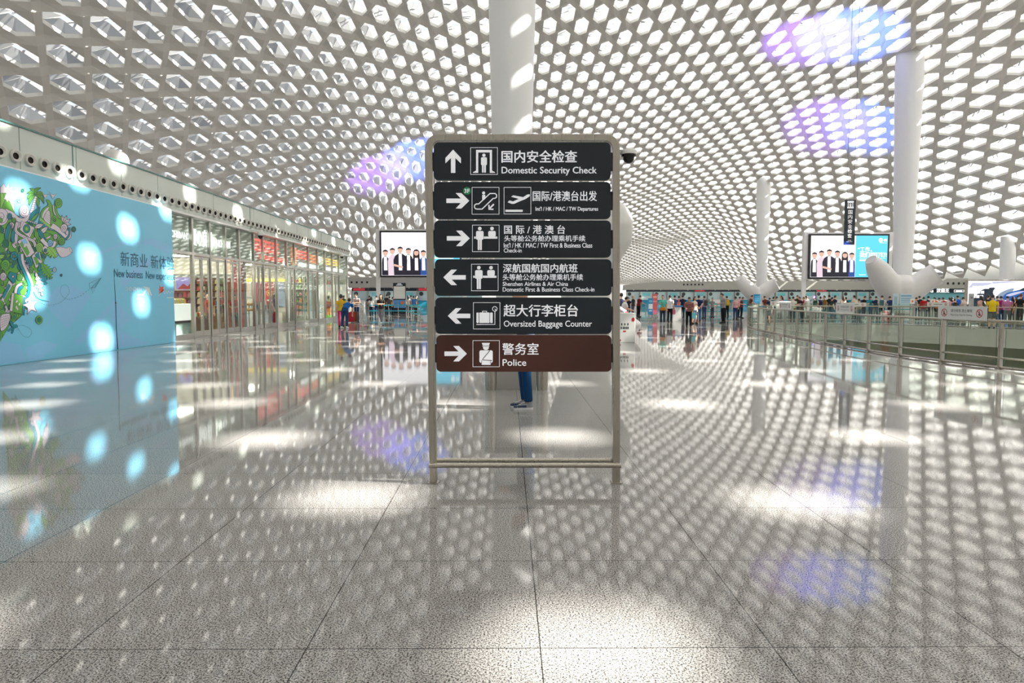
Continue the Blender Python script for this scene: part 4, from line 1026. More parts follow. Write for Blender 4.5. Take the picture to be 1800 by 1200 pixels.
def vent_tree(px, Y, arms, trunk, label, vox=0.09):
    """white air outlet shaped like a cut tree: a trunk with stubby arms and grilles in the cut ends.
    arms: lists of (pixel x, pixel y, forward offset m, radius m) from the trunk outward"""
    cx = at_y(px, 522, Y).x; root = empty('air_vent_tree', (cx, Y, 0), label, 'air vent', 'tree-shaped air vents')
    mb = MB(); prof = [(r, z) for r, z in trunk]
    mb.lathe(prof, 28, (0, 0, 0))
    ends = []
    for arm in arms:
        pts = []; rs = []
        for ax, ay, dy, r in arm:
            q = at_y(ax, ay, Y + dy); pts.append(Vector((q.x - cx, dy, q.z))); rs.append(r)
        mid = []; mr = []
        for i in range(len(pts) - 1):                # Catmull-Rom centre line
            p0, p1, p2, p3 = pts[max(i - 1, 0)], pts[i], pts[i + 1], pts[min(i + 2, len(pts) - 1)]
            for t in (0, .25, .5, .75):
                mid.append(0.5 * ((2 * p1) + (p2 - p0) * t + (2 * p0 - 5 * p1 + 4 * p2 - p3) * t * t + (3 * p1 - p0 - 3 * p2 + p3) * t ** 3)); mr.append(rs[i] + (rs[i + 1] - rs[i]) * t)
        mid.append(pts[-1]); mr.append(rs[-1]); mb.tube(mid, mr, 28)
        ends.append((pts[-1], (pts[-1] - mid[-3]).normalized(), rs[-1]))
    me = fuse(mb, vox); o = bpy.data.objects.new('shell', me); COL.objects.link(o); o.parent = root
    for p, d, r in ends:
        if r < 0.3: continue
        M = Matrix.Translation(root.location + p - d * 0.10) @ d.to_track_quat('Z', 'Y').to_matrix().to_4x4()
        mb = MB()
        for i in range(-4, 5):
            w_ = math.sqrt(max(0.0, 1 - (i / 4.6) ** 2)) * r * 0.86
            mb.box(i * r / 5.2 - 0.025, i * r / 5.2 + 0.025, -w_, w_, 0.06, 0.14, M=M)
            mb.box(-w_, w_, i * r / 5.2 - 0.025, i * r / 5.2 + 0.025, 0.06, 0.14, M=M)
        part(mb, 'grille', M_GRILLE, root)
        mb = MB(); nn = 28; vs2 = []
        for rad, hh in ((0.84, 0.0), (0.99, 0.0), (0.99, 0.16), (0.84, 0.16)):
            for j in range(nn): vs2.append(M @ Vector((r * rad * math.cos(2 * PI * j / nn), r * rad * math.sin(2 * PI * j / nn), hh)))
        mb.add(vs2, [(i * nn + j, i * nn + (j + 1) % nn, ((i + 1) % 4) * nn + (j + 1) % nn, ((i + 1) % 4) * nn + j) for i in range(4) for j in range(nn)])
        part(mb, 'rim', M_VENT, root)
        mb = MB(); mb.lathe([(r * 0.84, 0.05), (0.001, 0.05)], 28, cap=False); mb.v = [tuple(M @ Vector(v)) for v in mb.v]; part(mb, 'duct_mouth', M_STEELD, root)
    return root
vent_tree(1580, 62, [[(1581, 530, 0, 1.05), (1560, 500, -.3, 1.15), (1543, 474, -.6, 0.95), (1531, 457, -.9, 0.5)], [(1581, 528, 0, 1.05), (1606, 507, -.3, 1.08), (1628, 492, -.6, 1.0), (1645, 482, -.9, 0.98)]],
          [(0.95, 0.0), (0.92, 0.6), (1.12, 1.4), (1.35, 2.2), (1.25, 2.9), (0.7, 3.45)], 'white two-armed tree-shaped air vent in front of the right-hand column')
vent_tree(1331, 104, [[(1331, 523, 0, 1.0), (1318, 510, -.3, 1.15), (1307, 500, -.6, 0.95), (1299, 489, -.9, 0.6)], [(1331, 522, 0, 1.0), (1345, 512, -.3, 1.1), (1356, 504, -.6, 1.0), (1365, 499, -.9, 1.0)]],
          [(1.0, 0.0), (0.95, 0.7), (1.2, 1.3), (1.3, 2.0), (0.7, 2.6)], 'distant white tree-shaped air vent at the foot of the far column')
vent_tree(1035, 26, [[(1035, 520, 0, 1.0), (1005, 440, -.2, 0.9), (985, 390, -.4, 0.7)], [(1035, 530, 0, 0.95), (1050, 455, -.2, 0.82), (1060, 415, -.4, 1.05), (1062, 385, -.6, 1.02), (1060, 362, -.7, 0.72), (1059, 345, -.75, 0.25)]],
          [(1.5, 0.0), (1.74, 0.18), (1.90, 0.36), (1.95, 0.52), (1.8, 0.68), (1.35, 0.85), (0.95, 1.05), (0.8, 1.6)], 'nearest white tree-shaped air vent, half hidden behind the directory sign', 0.05)

vent_tree(205, 22.6, [[(203, 330, 0, .36), (203, 300, 0, .38), (204, 283, 0, .40), (207, 272, 0.02, .34), (209, 266, .04, .2)]], [(.42, 0), (.36, .3), (.36, 4.0), (.3, 4.6)], 'pale rounded air vent top rising behind the panelled band over the hoarding', 0.05)
# ---- glass railings round the atrium
M_RAILGLASS = glass_mat('railing_glass', (0.90, 0.945, 0.91), 0.05)
M_GLASSEDGE = mat('glass_edge', (0.02, 0.16, 0.12), 0.15)
def seg_len(P): return [0] + [sum((Vector(P[j + 1]) - Vector(P[j])).length for j in range(i + 1)) for i in range(len(P) - 1)]
def resample(P, step):
    L = seg_len(P); out = []; n_ = max(1, round(L[-1] / step)); 
    for i in range(n_ + 1):
        d = L[-1] * i / n_; k = max(j for j in range(len(L)) if L[j] <= d + 1e-9); k = min(k, len(P) - 2)
        t = (d - L[k]) / (L[k + 1] - L[k]); a, b_ = Vector(P[k]), Vector(P[k + 1]); out.append(a + (b_ - a) * t)
    return out
cvo = Vector((18, 23))
def railing(P, step, label, outset=0.12):
    pts = []
    for p in resample(P, step):
        d = (p - cvo).normalized(); pts.append(p + d * outset)
    root = empty('glass_railing', (pts[0].x, pts[0].y, 0), label, 'railing')
    V3 = lambda p, z: Vector((p.x, p.y, z))
    mb = MB(); mb.tube([V3(p, 1.0) for p in pts], 0.032, 10); part(mb, 'handrail', M_STEEL, root)
    mb = MB(); mb.tube([V3(p, 0.24) for p in pts], 0.02, 8); part(mb, 'middle_rail', M_STEEL, root)
    mb = MB(); mb.tube([V3(p, 0.04) for p in pts], 0.03, 8, flat=1.0); part(mb, 'bottom_rail', M_STEEL, root)
    for i, p in enumerate(pts):
        t = ((pts[min(i + 1, len(pts) - 1)] - pts[max(i - 1, 0)])).normalized(); M = Matrix.Translation((p.x, p.y, 0)) @ Matrix.Rotation(math.atan2(t.y, t.x), 4, 'Z')
        mb = MB(); mb.box(-0.028, 0.028, -0.04, 0.04, 0, 0.985, M=M); mb.box(-0.07, 0.07, -0.05, 0.05, 0, 0.012, M=M); part(mb, 'post', M_STEEL, root)
    for i in range(len(pts) - 1):
        a, b_ = pts[i], pts[i + 1]; u = (b_ - a).normalized(); a2, b2 = a + u * 0.11, b_ - u * 0.11; nrm = Vector((-u.y, u.x)) * 0.006
        mb = MB(); vs = [V3(q + s * nrm, z) for z in (0.09, 1.16) for q, s in ((a2, -1), (b2, -1), (b2, 1), (a2, 1))]
        mb.add(vs, [(0, 1, 5, 4), (2, 3, 7, 6)])
        mb.cur = 1; mb.add(vs, [(1, 2, 6, 5), (3, 0, 4, 7), (4, 5, 6, 7), (0, 3, 2, 1)])
        part(mb, 'glass_pane', [M_RAILGLASS, M_GLASSEDGE], root)
    return root, pts
i0 = VOID.index((10.60, 13.0)); iN = VOID.index((12.5, 36.3)); iF = VOID.index((26.5, 22))
rail, RALL = railing(VOID[i0:iF + 1], 1.6, 'curved steel and glass railing round the atrium opening on the right')
kN = min(range(len(RALL)), key=lambda i: (RALL[i] - Vector((12.4, 36.4))).length)
RN, RF = RALL[:kN + 1], RALL[kN:]

# notices fixed on the railings
def notice(pa, pb, ztop, h, label, txt=True, tint=None):
    """white board between two floor points with two round prohibition marks and a line of print"""
    a, b_ = Vector((pa[0], pa[1], 0)), Vector((pb[0], pb[1], 0)); u = (b_ - a).normalized(); w_ = (b_ - a).length
    nrm = Vector((u.y, -u.x, 0)) 
    if nrm.dot(-a) < 0: nrm = -nrm
    fn = lambda x, y, d: a + u * x + nrm * (d + 0.05) + Vector((0, 0, ztop - h + y))
    root = empty('notice_board', a + u * w_ / 2 + Vector((0, 0, ztop - h)), label, 'notice', 'notices on the atrium railings')
    mb = MB(); mb.prism([(0, 0), (w_, 0), (w_, h), (0, h)], fn, 0, 0.012); part(mb, 'board', tint or M_NOTICE, root)
    r = h * 0.27
    for cxx in (w_ * 0.14, w_ * 0.86):
        mb = MB(); mb.stroke(circ(cxx, h / 2, r, 20), r * 0.22, fn, 0.014, closed=True); mb.stroke([(cxx - r * .7, h / 2 + r * .7), (cxx + r * .7, h / 2 - r * .7)], r * 0.2, fn, 0.014)
        part(mb, 'prohibition_mark', M_RED, root, False)
        mb = MB(); mb.flat(circ(cxx, h / 2 + r * .45, r * .17, 10), fn, 0.0135); mb.flat([(cxx - r * .2, h / 2 + r * .22), (cxx + r * .2, h / 2 + r * .22), (cxx + r * .35, h / 2 - r * .6), (cxx - r * .35, h / 2 - r * .6)], fn, 0.0135)
        part(mb, 'figure', M_PRINT, root, False)
    for tx_, ya, yb in (('请勿倚靠 禁止攀爬', .55, .78), ('Please Keep Away No Climbing', .26, .42)) if txt else ():
        mb = MB(); put_text(mb, tx_, w_ * 0.28, w_ * 0.72, h * ya, h * yb, fn, 0.014); part(mb, 'print', M_PRINT, root, False)
    if not txt:
        mb = MB(); mb.stroke([(w_ * .3, h * .5), (w_ * .7, h * .5)], h * .12, fn, 0.014); part(mb, 'print', M_PRINT, root, False)
    return root
def on_path(P, px):
    best = None
    for i in range(len(P) - 1):
        for k in range(41):
            q = P[i] + (P[i + 1] - P[i]) * (k / 40); d_ = ray(px, 560); e_ = abs(q.x / q.y - d_.x / d_.y)
            if best is None or e_ < best[0]: best = (e_, q)
    return best[1]
for x0, x1, P_, zt, h, lab, tx_ in ((1653, 1739, RN, 1.30, 0.30, 'large white notice on the near railing, nearest of the railing notices', True), (1472, 1505, RN, 1.30, 0.27, 'white notice on the near railing below the right-hand video screen', True),
        (1372, 1393, RN, 1.30, 0.27, 'small white notice near the far left end of the near railing', True), (1478, 1522, RF, 1.20, 0.22, 'bluish white notice on the far railing below the right-hand video screen', False),
        (1630, 1668, RF, 1.24, 0.22, 'greenish white notice on the far railing below the burger sign', False), (1352, 1388, RF, 1.28, 0.26, 'white notice on the left part of the far railing', False)):
    a, b_ = on_path(P_, x0), on_path(P_, x1); notice(a, b_, zt, h, lab, tx_)
# a white cabinet and green shrubs on the storey below, seen through the glass
# ================================================================== check-in islands, screens, signs, queue barriers
M_BULK = noise_tint(mat('bulkhead_paint', lin(176, 176, 168), 0.5), 0.3, 0.02)
M_DKBAND = mat('dark_sign_band', lin(22, 34, 44), 0.35)
M_PALEP = mat('pale_partition', lin(190, 214, 216), 0.35)
M_TEALP = mat('teal_print', lin(120, 196, 205), 0.4)
M_COUNTER = mat('counter_blue', lin(40, 150, 185), 0.4)
def bulkhead(Y, pts, label, ports):
    """long painted beam over a check-in island; pts = outline in pixels at its front face"""
    a = at_y(pts[0][0], 500, Y); root = empty('canopy_beam', (at_y(sum(p[0] for p in pts) / len(pts), 500, Y).x, Y, 2.8), label, 'canopy', 'beams over the check-in islands')
    P2 = [(at_y(x, y, Y).x, at_y(x, y, Y).z) for x, y in pts]
    mb = MB(); mb.prism(P2, lambda u, v, d: Vector((u, Y + d, v)), 0, 2.2); part(mb, 'beam', M_BULK, root)
    for x, y in ports:
        q = at_y(x, y, Y); mb = MB(); mb.lathe([(.16, -.03), (.16, 0.0)], 14, (q.x, Y, q.z), 'y'); part(mb, 'port', M_BLACK, root)
    return root
def island(Y, xa, xb, zp, zb, n0, label, red=()):
    """row of identical check-in desks: partition with poster, dark sign band, desk, spot"""
    w_ = 2.33; k = 0; x = xa; first = None
    while x + w_ <= xb + 0.01:
        root = empty('check_in_desk', (x + w_ / 2, Y + .6, 0), label, 'check-in desk', label)
        def bx(name, x0, x1, y0, y1, z0, z1, m_, bv=0.0):
            mb = MB(); mb.box(x0, x1, y0, y1, z0, z1, bv); return part(mb, name, m_, root)
        bx('partition', x + .06, x + w_ - .005, Y + .9, Y + .96, 0, zp, M_PALEP)
        bx('divider', x + .005, x + .055, Y + .5, Y + 1.0, 0, zp, M_STEEL)
        bx('sign_band', x + .005, x + w_ - .005, Y + .86, Y + .9, zp, zb, M_DKBAND)
        if k in red: bx('red_sign', x + .2, x + w_ * .8, Y + .84, Y + .86, zp + .04, zb - .05, mat('lit_red_sign', lin(150, 25, 35), .4, emit=(.8, .08, .1), estr=.35))
        bx('desk', x + .25, x + w_ - .3, Y, Y + .6, 0, 1.05, M_COUNTER if k % 3 else M_WHITE, .02)
        bx('desk_top', x + .2, x + w_ - .25, Y - .04, Y + .64, 1.05, 1.1, M_WHITE)
        if k % 2: bx('poster', x + .5, x + w_ - .5, Y + .87, Y + .9, zp - .75, zp - .2, M_TEALP)
        else:
            mb = MB(); mb.lathe([(.3, -.02), (.3, 0)], 18, (x + .6, Y + .9, zp - .4), 'y'); part(mb, 'round_mark', M_DKGREY, root)
        mb = MB(); mb.box(x + 1.2, x + 1.26, Y + .55, Y + .86, zb - .02, zb + .03); mb.lathe([(.05, zb - .1), (.09, zb + .02)], 10, (x + 1.23, Y + .5, 0)); part(mb, 'spot_lamp', M_WHITE, root)
        x += w_; k += 1
LY, RY = 100.0, 120.0
xa, xb = at_y(616, 510, LY).x, at_y(872, 510, LY).x
island(LY, xa, xb, 2.38, 2.83, 0, 'pale check-in desk with dark sign band under the left canopy beam', (0, 4))
bulkhead(LY + .9 + .0, [(612, 505.6), (612, 487), (872, 487), (872, 505.6)], 'grey canopy beam over the left check-in desks behind the left screen', [(618 + i * 9.1, 496) for i in range(4)])
xa, xb = at_y(1102, 510, RY).x, at_y(1640, 510, RY).x
island(RY, xa, xb, 2.42, 2.74, 0, 'pale check-in desk with dark sign band under the long right canopy beam', (5, 14))
bulkhead(RY + .9, [(1098, 509.6), (1099, 500.5), (1160, 494), (1640, 494), (1640, 509.6)], 'long grey canopy beam over the right check-in desks', [(1202 + i * 6.6, 500) for i in range(6)])
# burger counter on the right with lit lettering
BY = 96.0
xa, xb = at_y(1600, 510, BY).x, at_y(1702, 510, BY).x
brg = empty('food_counter', ((xa + xb) / 2, BY, 0), 'food counter with white lit lettering on a dark band right of the tree-shaped vent', 'counter')
z = lambda py: at_y(1650, py, BY).z
mb = MB(); mb.box(xa, xb, BY + .1, BY + .3, z(514), z(507)); part(mb, 'sign_band', M_DKBAND, brg)
mb = MB(); mb.box(xa, xb, BY + .3, BY + .4, 0, z(514)); part(mb, 'back_panel', mat('teal_wall', lin(120, 185, 195), .4), brg)
mb = MB(); mb.box(xa, xb, BY - .6, BY, 0, 1.1, .02); part(mb, 'counter', M_WHITE, brg)
mb = MB(); mb.prism([(xa + 3.0, z(507)), (xa + 5.0, z(489.5)), (xb, z(489)), (xb, z(507))], lambda u, v, d: Vector((u, BY + d, v)), .1, 1.4); part(mb, 'beam', M_BULK, brg)
for i in range(4):
    q = at_y(1667 + i * 9.6, 498, BY); mb = MB(); mb.lathe([(.17, -.02), (.17, .02)], 14, (q.x, BY + .1, q.z), 'y'); part(mb, 'port', M_BLACK, brg)
fb = lambda u, v, d: Vector((u, BY + .1 - d, v))
def bt(s, p0, p1, y0, y1):
    mb = MB(); put_text(mb, s, at_y(p0, 510, BY).x, at_y(p1, 510, BY).x, z(y1), z(y0), fb, .03, .03, .02); part(mb, 'lettering', M_SIGNW, brg, False)
bt('KING', 1620, 1641, 507.3, 513.6); bt('汉堡王', 1647, 1669, 507, 513.8)
mb = MB(); mb.stroke([(at_y(1678, 510, BY).x, z(513)), (at_y(1678, 510, BY).x, z(509.5)), (at_y(1695, 510, BY).x, z(509.5)), (at_y(1695, 510, BY).x, z(513))], .06, fb, .02, closed=True); mb.stroke([(at_y(1681, 510, BY).x, z(511.5)), (at_y(1692, 510, BY).x, z(511.5))], .12, fb, .02); part(mb, 'small_sign', M_SIGNW, brg, False)
# flat vent box on the far canopy
q = at_y(1170, 490, 124); mb = MB(); mb.box(q.x - 1.0, q.x + .8, 123.3, 124.3, 0, q.z); tag(mb.build('service_cabinet', M_WHITE), 'tall white service cabinet rising behind the left end of the long right canopy beam', 'cabinet')

# ---- video screens with six people in business dress
def em(name, c, s): return mat(name, (0, 0, 0), .3, emit=c, estr=s)
SC = {'w': em('screen_white', (1.0, .985, 1.0), 1.35), 'cyan': em('screen_cyan', lin(95, 215, 245), 1.25), 'suit': em('screen_suit', lin(38, 36, 50), 1), 'skin': em('screen_skin', lin(236, 190, 170), 1.1),
      'hair': em('screen_hair', lin(50, 38, 40), 1), 'shirt': em('screen_shirt', lin(250, 246, 250), 1.2), 'pink': em('screen_pink', lin(240, 218, 232), 1.1), 'blue': em('screen_blue', lin(50, 90, 170), 1.0), 'deep': em('screen_deep', lin(24, 90, 130), 1), 'car': em('screen_car', lin(40, 100, 190), 1), 'grey': em('screen_grey', lin(150, 170, 190), 1), 'dark': em('screen_dark', lin(30, 45, 60), 1), 'lav': em('screen_lavender', lin(205, 208, 232), 1.1)}
def video_screen(px0, px1, py0, py1, Y, label, posts):
    a, b_ = at_y(px0, py1, Y), at_y(px1, py0, Y); w_, h = b_.x - a.x, b_.z - a.z
    root = empty('video_screen', (a.x + w_ / 2, Y, 0), label, 'screen', 'video screens over the check-in hall')
    F = lambda u, v, d: Vector((a.x + u * w_, Y - d, a.z + v * h))     # u,v 0..1
    ac = w_ / h
    mb = MB(); mb.box(a.x - .22, b_.x + .22, Y, Y + .35, a.z - .22, b_.z + .22, .02); cab = part(mb, 'housing', M_BLACK, root)
    mb = MB(); mb.box(a.x - .75, b_.x + .75, Y + .35, Y + .6, a.z - .3, b_.z + .45); part(mb, 'rear_panel', M_WHITE, root)
    for pxp in posts:
        q = at_y(pxp, 500, Y); mb = MB(); mb.box(q.x - .25, q.x + .25, Y + .61, Y + 1.0, 0, b_.z + .5); part(mb, 'post', M_WHITE, root)
    d = .005
    def img(name, pts, m_):
        nonlocal d
        mb = MB(); mb.flat(pts, F, d); d += .002; return part(mb, name, SC[m_], cab, False)
    img('picture', [(0, 0), (.585, 0), (.585, 1), (0, 1)], 'w'); img('picture', [(.585, 0), (1, 0), (1, 1), (.585, 1)], 'cyan')
    ppl = [(.05, .52, .045, 'suit', 'shirt', .055, .5), (.14, .56, .05, 'pink', 'pink', .06, .5), (.24, .59, .055, 'suit', 'shirt', .088, .43), (.345, .56, .05, 'suit', 'shirt', .062, .42), (.445, .53, .045, 'suit', 'shirt', .058, .42), (.535, .51, .045, 'blue', 'shirt', .055, .4)]
    for i in (0, 1, 5, 4, 3, 2):
        u, hv, r, c, sh_, bw, _ = ppl[i]
        sy = hv - .13
        img('picture_figure', [(max(.004, u - bw * .9), .005), (max(.004, u - bw), sy - .1), (max(.004, u - bw * .75), sy), (u - .015, sy + .06), (u + .015, sy + .06), (min(.58, u + bw * .75), sy), (min(.58, u + bw), sy - .1), (min(.58, u + bw * .9), .005)], c)
        img('picture_figure', [(u - .02, sy + .05), (u + .02, sy + .05), (u + .025, .12), (u - .02, .12)], sh_)
        if i == 4: img('picture_figure', [(u - .042, hv - .12), (u - .04, hv + .03), (u, hv + .085), (u + .04, hv + .03), (u + .042, hv - .12)], 'hair')
        img('picture_figure', circ(u, hv, .031, 14, .031 * ac * 1.2), 'skin')
        img('picture_figure', [(u - .034, hv + .01), (u - .030, hv + .06), (u, hv + .085), (u + .030, hv + .06), (u + .034, hv + .01), (u + .02, hv + .038), (u - .02, hv + .038)], 'hair')
        if i == 2: img('picture_figure', [(u - .085, .22), (u + .03, .17), (u + .035, .21), (u - .08, .27)], 'skin')
    def t(s, u0, u1, v0, v1, bold=.02):
        nonlocal d
        mb = MB(); put_text(mb, s, u0, u1, v0, v1, F, d, bold); d += .002; part(mb, 'picture_lettering', SC['w'], cab, False)
    t('“工作，', .61, .79, .60, .73); t('我们用钉钉!', .635, .985, .475, .60, .03); 
    img('picture_line', [(.64, .445), (.98, .445), (.98, .452), (.64, .452)], 'w')
    for v in (.39,): img('picture_line', [(.635, v), (.92, v), (.92, v + .035), (.635, v + .035)], 'w')
    img('picture_line', [(.635, .05), (.72, .05), (.72, .065), (.635, .065)], 'w')
    img('picture_logo', circ(.905, .89, .028, 18, .028 * ac), 'w'); img('picture_logo', [(.895, .87), (.915, .895), (.9, .9), (.908, .915)], 'cyan')
    img('picture_line', [(.945, .86), (.985, .86), (.985, .92), (.945, .92)], 'w'); img('picture_line', [(.89, .82), (.985, .82), (.985, .83), (.89, .83)], 'w')
    return root
video_screen(1424, 1561, 414, 487, 92, 'large lit video screen on white posts left of the right-hand column', (1417, 1568))
video_screen(671, 808, 408.5, 484, 92, 'large lit video screen on a white post, half hidden behind the directory sign', (663, 816))

# ---- tall hanging sign
HYS = 50.0
a, b_ = at_y(1484, 430, HYS), at_y(1503, 351, HYS); xm = (at_y(1493.5, 390, HYS)).x; w_ = .74; z0, z1 = a.z, b_.z
hs = empty('hanging_sign', (xm, HYS, z0), 'tall narrow dark hanging sign for the security check in front of the right-hand screen', 'sign')
mb = MB(); mb.box(xm - w_ / 2, xm + w_ / 2, HYS - .06, HYS + .06, z0, z1, .01); part(mb, 'panel', M_NAVY, hs)
fh = lambda u, v, d: Vector((xm + u * w_ / 2, HYS - .06 - d, z0 + (z1 - z0) * v))
for i, ch in enumerate('国内安全检查'):
    mb = MB(); v = .68 - i * .105; put_text(mb, ch, -.42, .42, v, v + .088, fh, .003, .03); part(mb, 'lettering', M_INK, hs, False)
mb = MB(); mb.stroke([(-.6, .825), (.6, .825), (.6, .955), (-.6, .955)], .05, lambda u, v, d: fh(u, v, d), .003, closed=True)
part(mb, 'pictogram_frame', M_INK, hs, False)
mb = MB(); mb.flat([(-.45, .835), (-.45, .945), (.45, .945), (.45, .835), (.3, .835), (.3, .93), (-.3, .93), (-.3, .835)], fh, .003); mb.flat(circ(0, .915, .09, 12, .011), fh, .003); mb.flat([(-.16, .9), (.16, .9), (.1, .84), (-.1, .84)], fh, .003); part(mb, 'pictogram', M_INK, hs, False)
for s_, v in (('Domestic', .085), ('Security Check', .052)):
    mb = MB(); put_text(mb, s_, -.55 if v < .06 else -.32, .55 if v < .06 else .32, v, v + .026, fh, .003, .02); part(mb, 'lettering', M_INK, hs, False)
for s_ in (-.25, .25):
    mb = MB(); zz = roof_h(xm + s_, HYS) + .1; mb.tube([(xm + s_, HYS, z1 - .02), (xm + s_, HYS, zz)], .012, 6); part(mb, 'cable', M_DKGREY, hs)

# ---- car billboard on the right
CY_ = 72.0
a, b_ = at_y(1700, 545, CY_), at_y(1812, 491, CY_); zt0, zt1 = .25, at_y(1700, 493.5, CY_).z; x0 = a.x; x1 = x0 + 8.6
cb = empty('billboard', ((x0 + x1) / 2, CY_, 0), 'wide lit billboard with a blue sports car at the right edge of the hall', 'billboard')
mb = MB(); mb.box(x0 - .12, x1 + .12, CY_, CY_ + .4, 0, zt1 + .12, .02); ho = part(mb, 'housing', M_STEEL, cb)
F = lambda u, v, d: Vector((x0 + u * (x1 - x0), CY_ - d, zt0 + v * (zt1 - zt0)))
dd = [.004]
def im(pts, m_, name='picture_shape'):
    mb = MB(); mb.flat(pts, F, dd[0]); dd[0] += .002; part(mb, name, SC[m_], ho, False)
im([(0, 0), (1, 0), (1, 1), (0, 1)], 'w', 'picture'); im([(0, .75), (.25, .86), (.3, .93), (.05, .93)], 'lav'); im([(.3, .9), (.6, .96), (.5, .99), (.28, .97)], 'lav')
im(smooth([(.0, .05), (.12, .55), (.2, .72), (.32, .76), (.30, .6), (.34, .3), (.34, .05)], True, 4), 'dark'); im(smooth([(.32, .3), (.4, .6), (.55, .74), (.5, .5), (.45, .3), (.42, .1)], True, 4), 'grey')
im(smooth([(.42, .38), (.46, .56), (.58, .66), (.66, .72), (.74, .84), (.86, .88), (.96, .82), (1.0, .7), (1.0, .2), (.7, .25), (.5, .3)], True, 4), 'car')
im(smooth([(.62, .66), (.70, .80), (.78, .84), (.80, .7)], True, 4), 'dark'); im(smooth([(.82, .84), (.91, .82), (.95, .72), (.84, .7)], True, 4), 'lav'); im(smooth([(.46, .5), (.56, .6), (.68, .64), (.6, .54), (.5, .46)], True, 4), 'lav')
im(circ(.62, .34, .05, 18, .16), 'dark'); im(circ(.92, .36, .055, 18, .18), 'dark'); im(circ(.62, .34, .03, 14, .095), 'grey'); im(circ(.92, .36, .033, 14, .1), 'grey')
for v, u1 in ((.72, .26), (.55, .2), (.4, .19)):
    for q in range(3): im([(.05 + q * (u1 - .05) / 3, v), (.05 + (q + .85) * (u1 - .05) / 3, v), (.05 + (q + .85) * (u1 - .05) / 3, v + .1), (.05 + q * (u1 - .05) / 3, v + .1)], 'w', 'picture_mark')

# ---- boards, banners, podium and kiosks on the floor
def board(px0, px1, py0, py1, Y, col, label, name='display_board', cat='board', legs=True, shapes=(), grp=None, thick=.05, emit=None):
    a, b_ = at_y(px0, py1, Y), at_y(px1, py0, Y); zb = max(0.02, a.z)
    root = empty(name, ((a.x + b_.x) / 2, Y, 0), label, cat, grp)
    mb = MB(); mb.box(a.x, b_.x, Y, Y + thick, zb, b_.z, .008); part(mb, 'panel', mat('board_%d_%d' % (px0, Y), lin(*col), .4), root)
    if legs:
        for x in (a.x + .06, b_.x - .06):
            mb = MB(); mb.box(x - .025, x + .025, Y + thick + .001, Y + thick + .045, 0, b_.z - .05); mb.box(x - .03, x + .03, Y - .2, Y + .3, 0, .03); part(mb, 'leg', M_STEEL, root)
    for (u0, u1, v0, v1, c) in shapes:
        mb = MB(); X0, X1 = a.x + (b_.x - a.x) * u0, a.x + (b_.x - a.x) * u1; Z0, Z1 = zb + (b_.z - zb) * v0, zb + (b_.z - zb) * v1
        mb.box(X0, X1, Y - .006, Y - .001, Z0, Z1); part(mb, 'print', mat('print_%d_%d_%d' % c, lin(*c), .4), root)
    return root
W3 = (235, 240, 242)
board(1139, 1148, 524, 553, 46, (60, 150, 205), 'blue pull-up banner with a white middle beside the red banner', 'banner', 'banner', True, ((.1, .9, .36, .66, W3), (.2, .8, .2, .28, (190, 225, 240)), (.2, .8, .75, .88, (120, 195, 230))))
board(1146, 1156, 516.5, 552, 49, (226, 108, 112), 'tall red and pink banner behind the blue banner', 'banner', 'banner', True, ((.1, .9, .02, .2, (245, 130, 170)), (.15, .85, .8, .9, (245, 190, 180)), (.15, .85, .6, .66, (245, 170, 165))))
board(1325, 1336, 517, 534, 58, (40, 150, 205), 'bright blue standing board behind the left end of the far railing', shapes=((.15, .85, .7, .78, (130, 200, 235)), (.15, .85, .5, .56, (130, 200, 235)), (.15, .85, .3, .36, (130, 200, 235))))
board(1569, 1580, 516, 540, 41.2, (196, 216, 224), 'narrow pale information board left of the wide one behind the far railing', shapes=((.25, .75, .2, .8, (150, 185, 200)),))
board(1581.5, 1604, 516.5, 540, 41.2, (192, 218, 228), 'wide pale information board behind the far railing', shapes=((.08, .92, .62, .68, (130, 175, 195)), (.08, .92, .5, .55, (130, 175, 195)), (.08, .8, .36, .41, (130, 175, 195)), (.08, .92, .82, .9, (110, 165, 190))))
board(1600, 1608, 525, 534, 40.4, (242, 236, 230), 'small white board with an orange mark right of the wide information board', shapes=((.3, .7, .3, .7, (225, 130, 90)),))
board(1636, 1644, 526, 533, 40.3, (242, 238, 232), 'small white board with a pale orange mark above the greenish railing notice', shapes=((.3, .7, .3, .7, (230, 150, 110)),))
board(1703, 1712.5, 516, 541, 33.2, (178, 182, 186), 'narrow grey standing board with a prohibition mark before the car billboard', shapes=((.3, .7, .66, .8, (120, 125, 135)), (.15, .85, .1, .14, (130, 135, 140))))
# totem with white panel on the left
TYL = 64.0
a, b_ = at_y(691.5, 560, TYL), at_y(713, 497, TYL)
tt = empty('information_totem', ((a.x + b_.x) / 2, TYL, 0), 'dark information totem with a large white panel left of the directory sign', 'totem')
mb = MB(); mb.box(a.x, b_.x, TYL, TYL + .2, 0, b_.z, .02); part(mb, 'body', M_DKBAND, tt)
zz = lambda py: at_y(700, py, TYL).z
mb = MB(); mb.box(a.x + .05, b_.x - .05, TYL - .012, TYL - .001, zz(525), zz(503)); part(mb, 'white_panel', mat('totem_white', lin(225, 225, 220), .35), tt)
for y0, y1, u0, u1 in ((498, 499.2, .35, .65), (500.4, 501.4, .25, .75)):
    mb = MB(); mb.box(a.x + (b_.x - a.x) * u0, a.x + (b_.x - a.x) * u1, TYL - .006, TYL - .001, zz(y1), zz(y0)); part(mb, 'print', M_INK, tt)
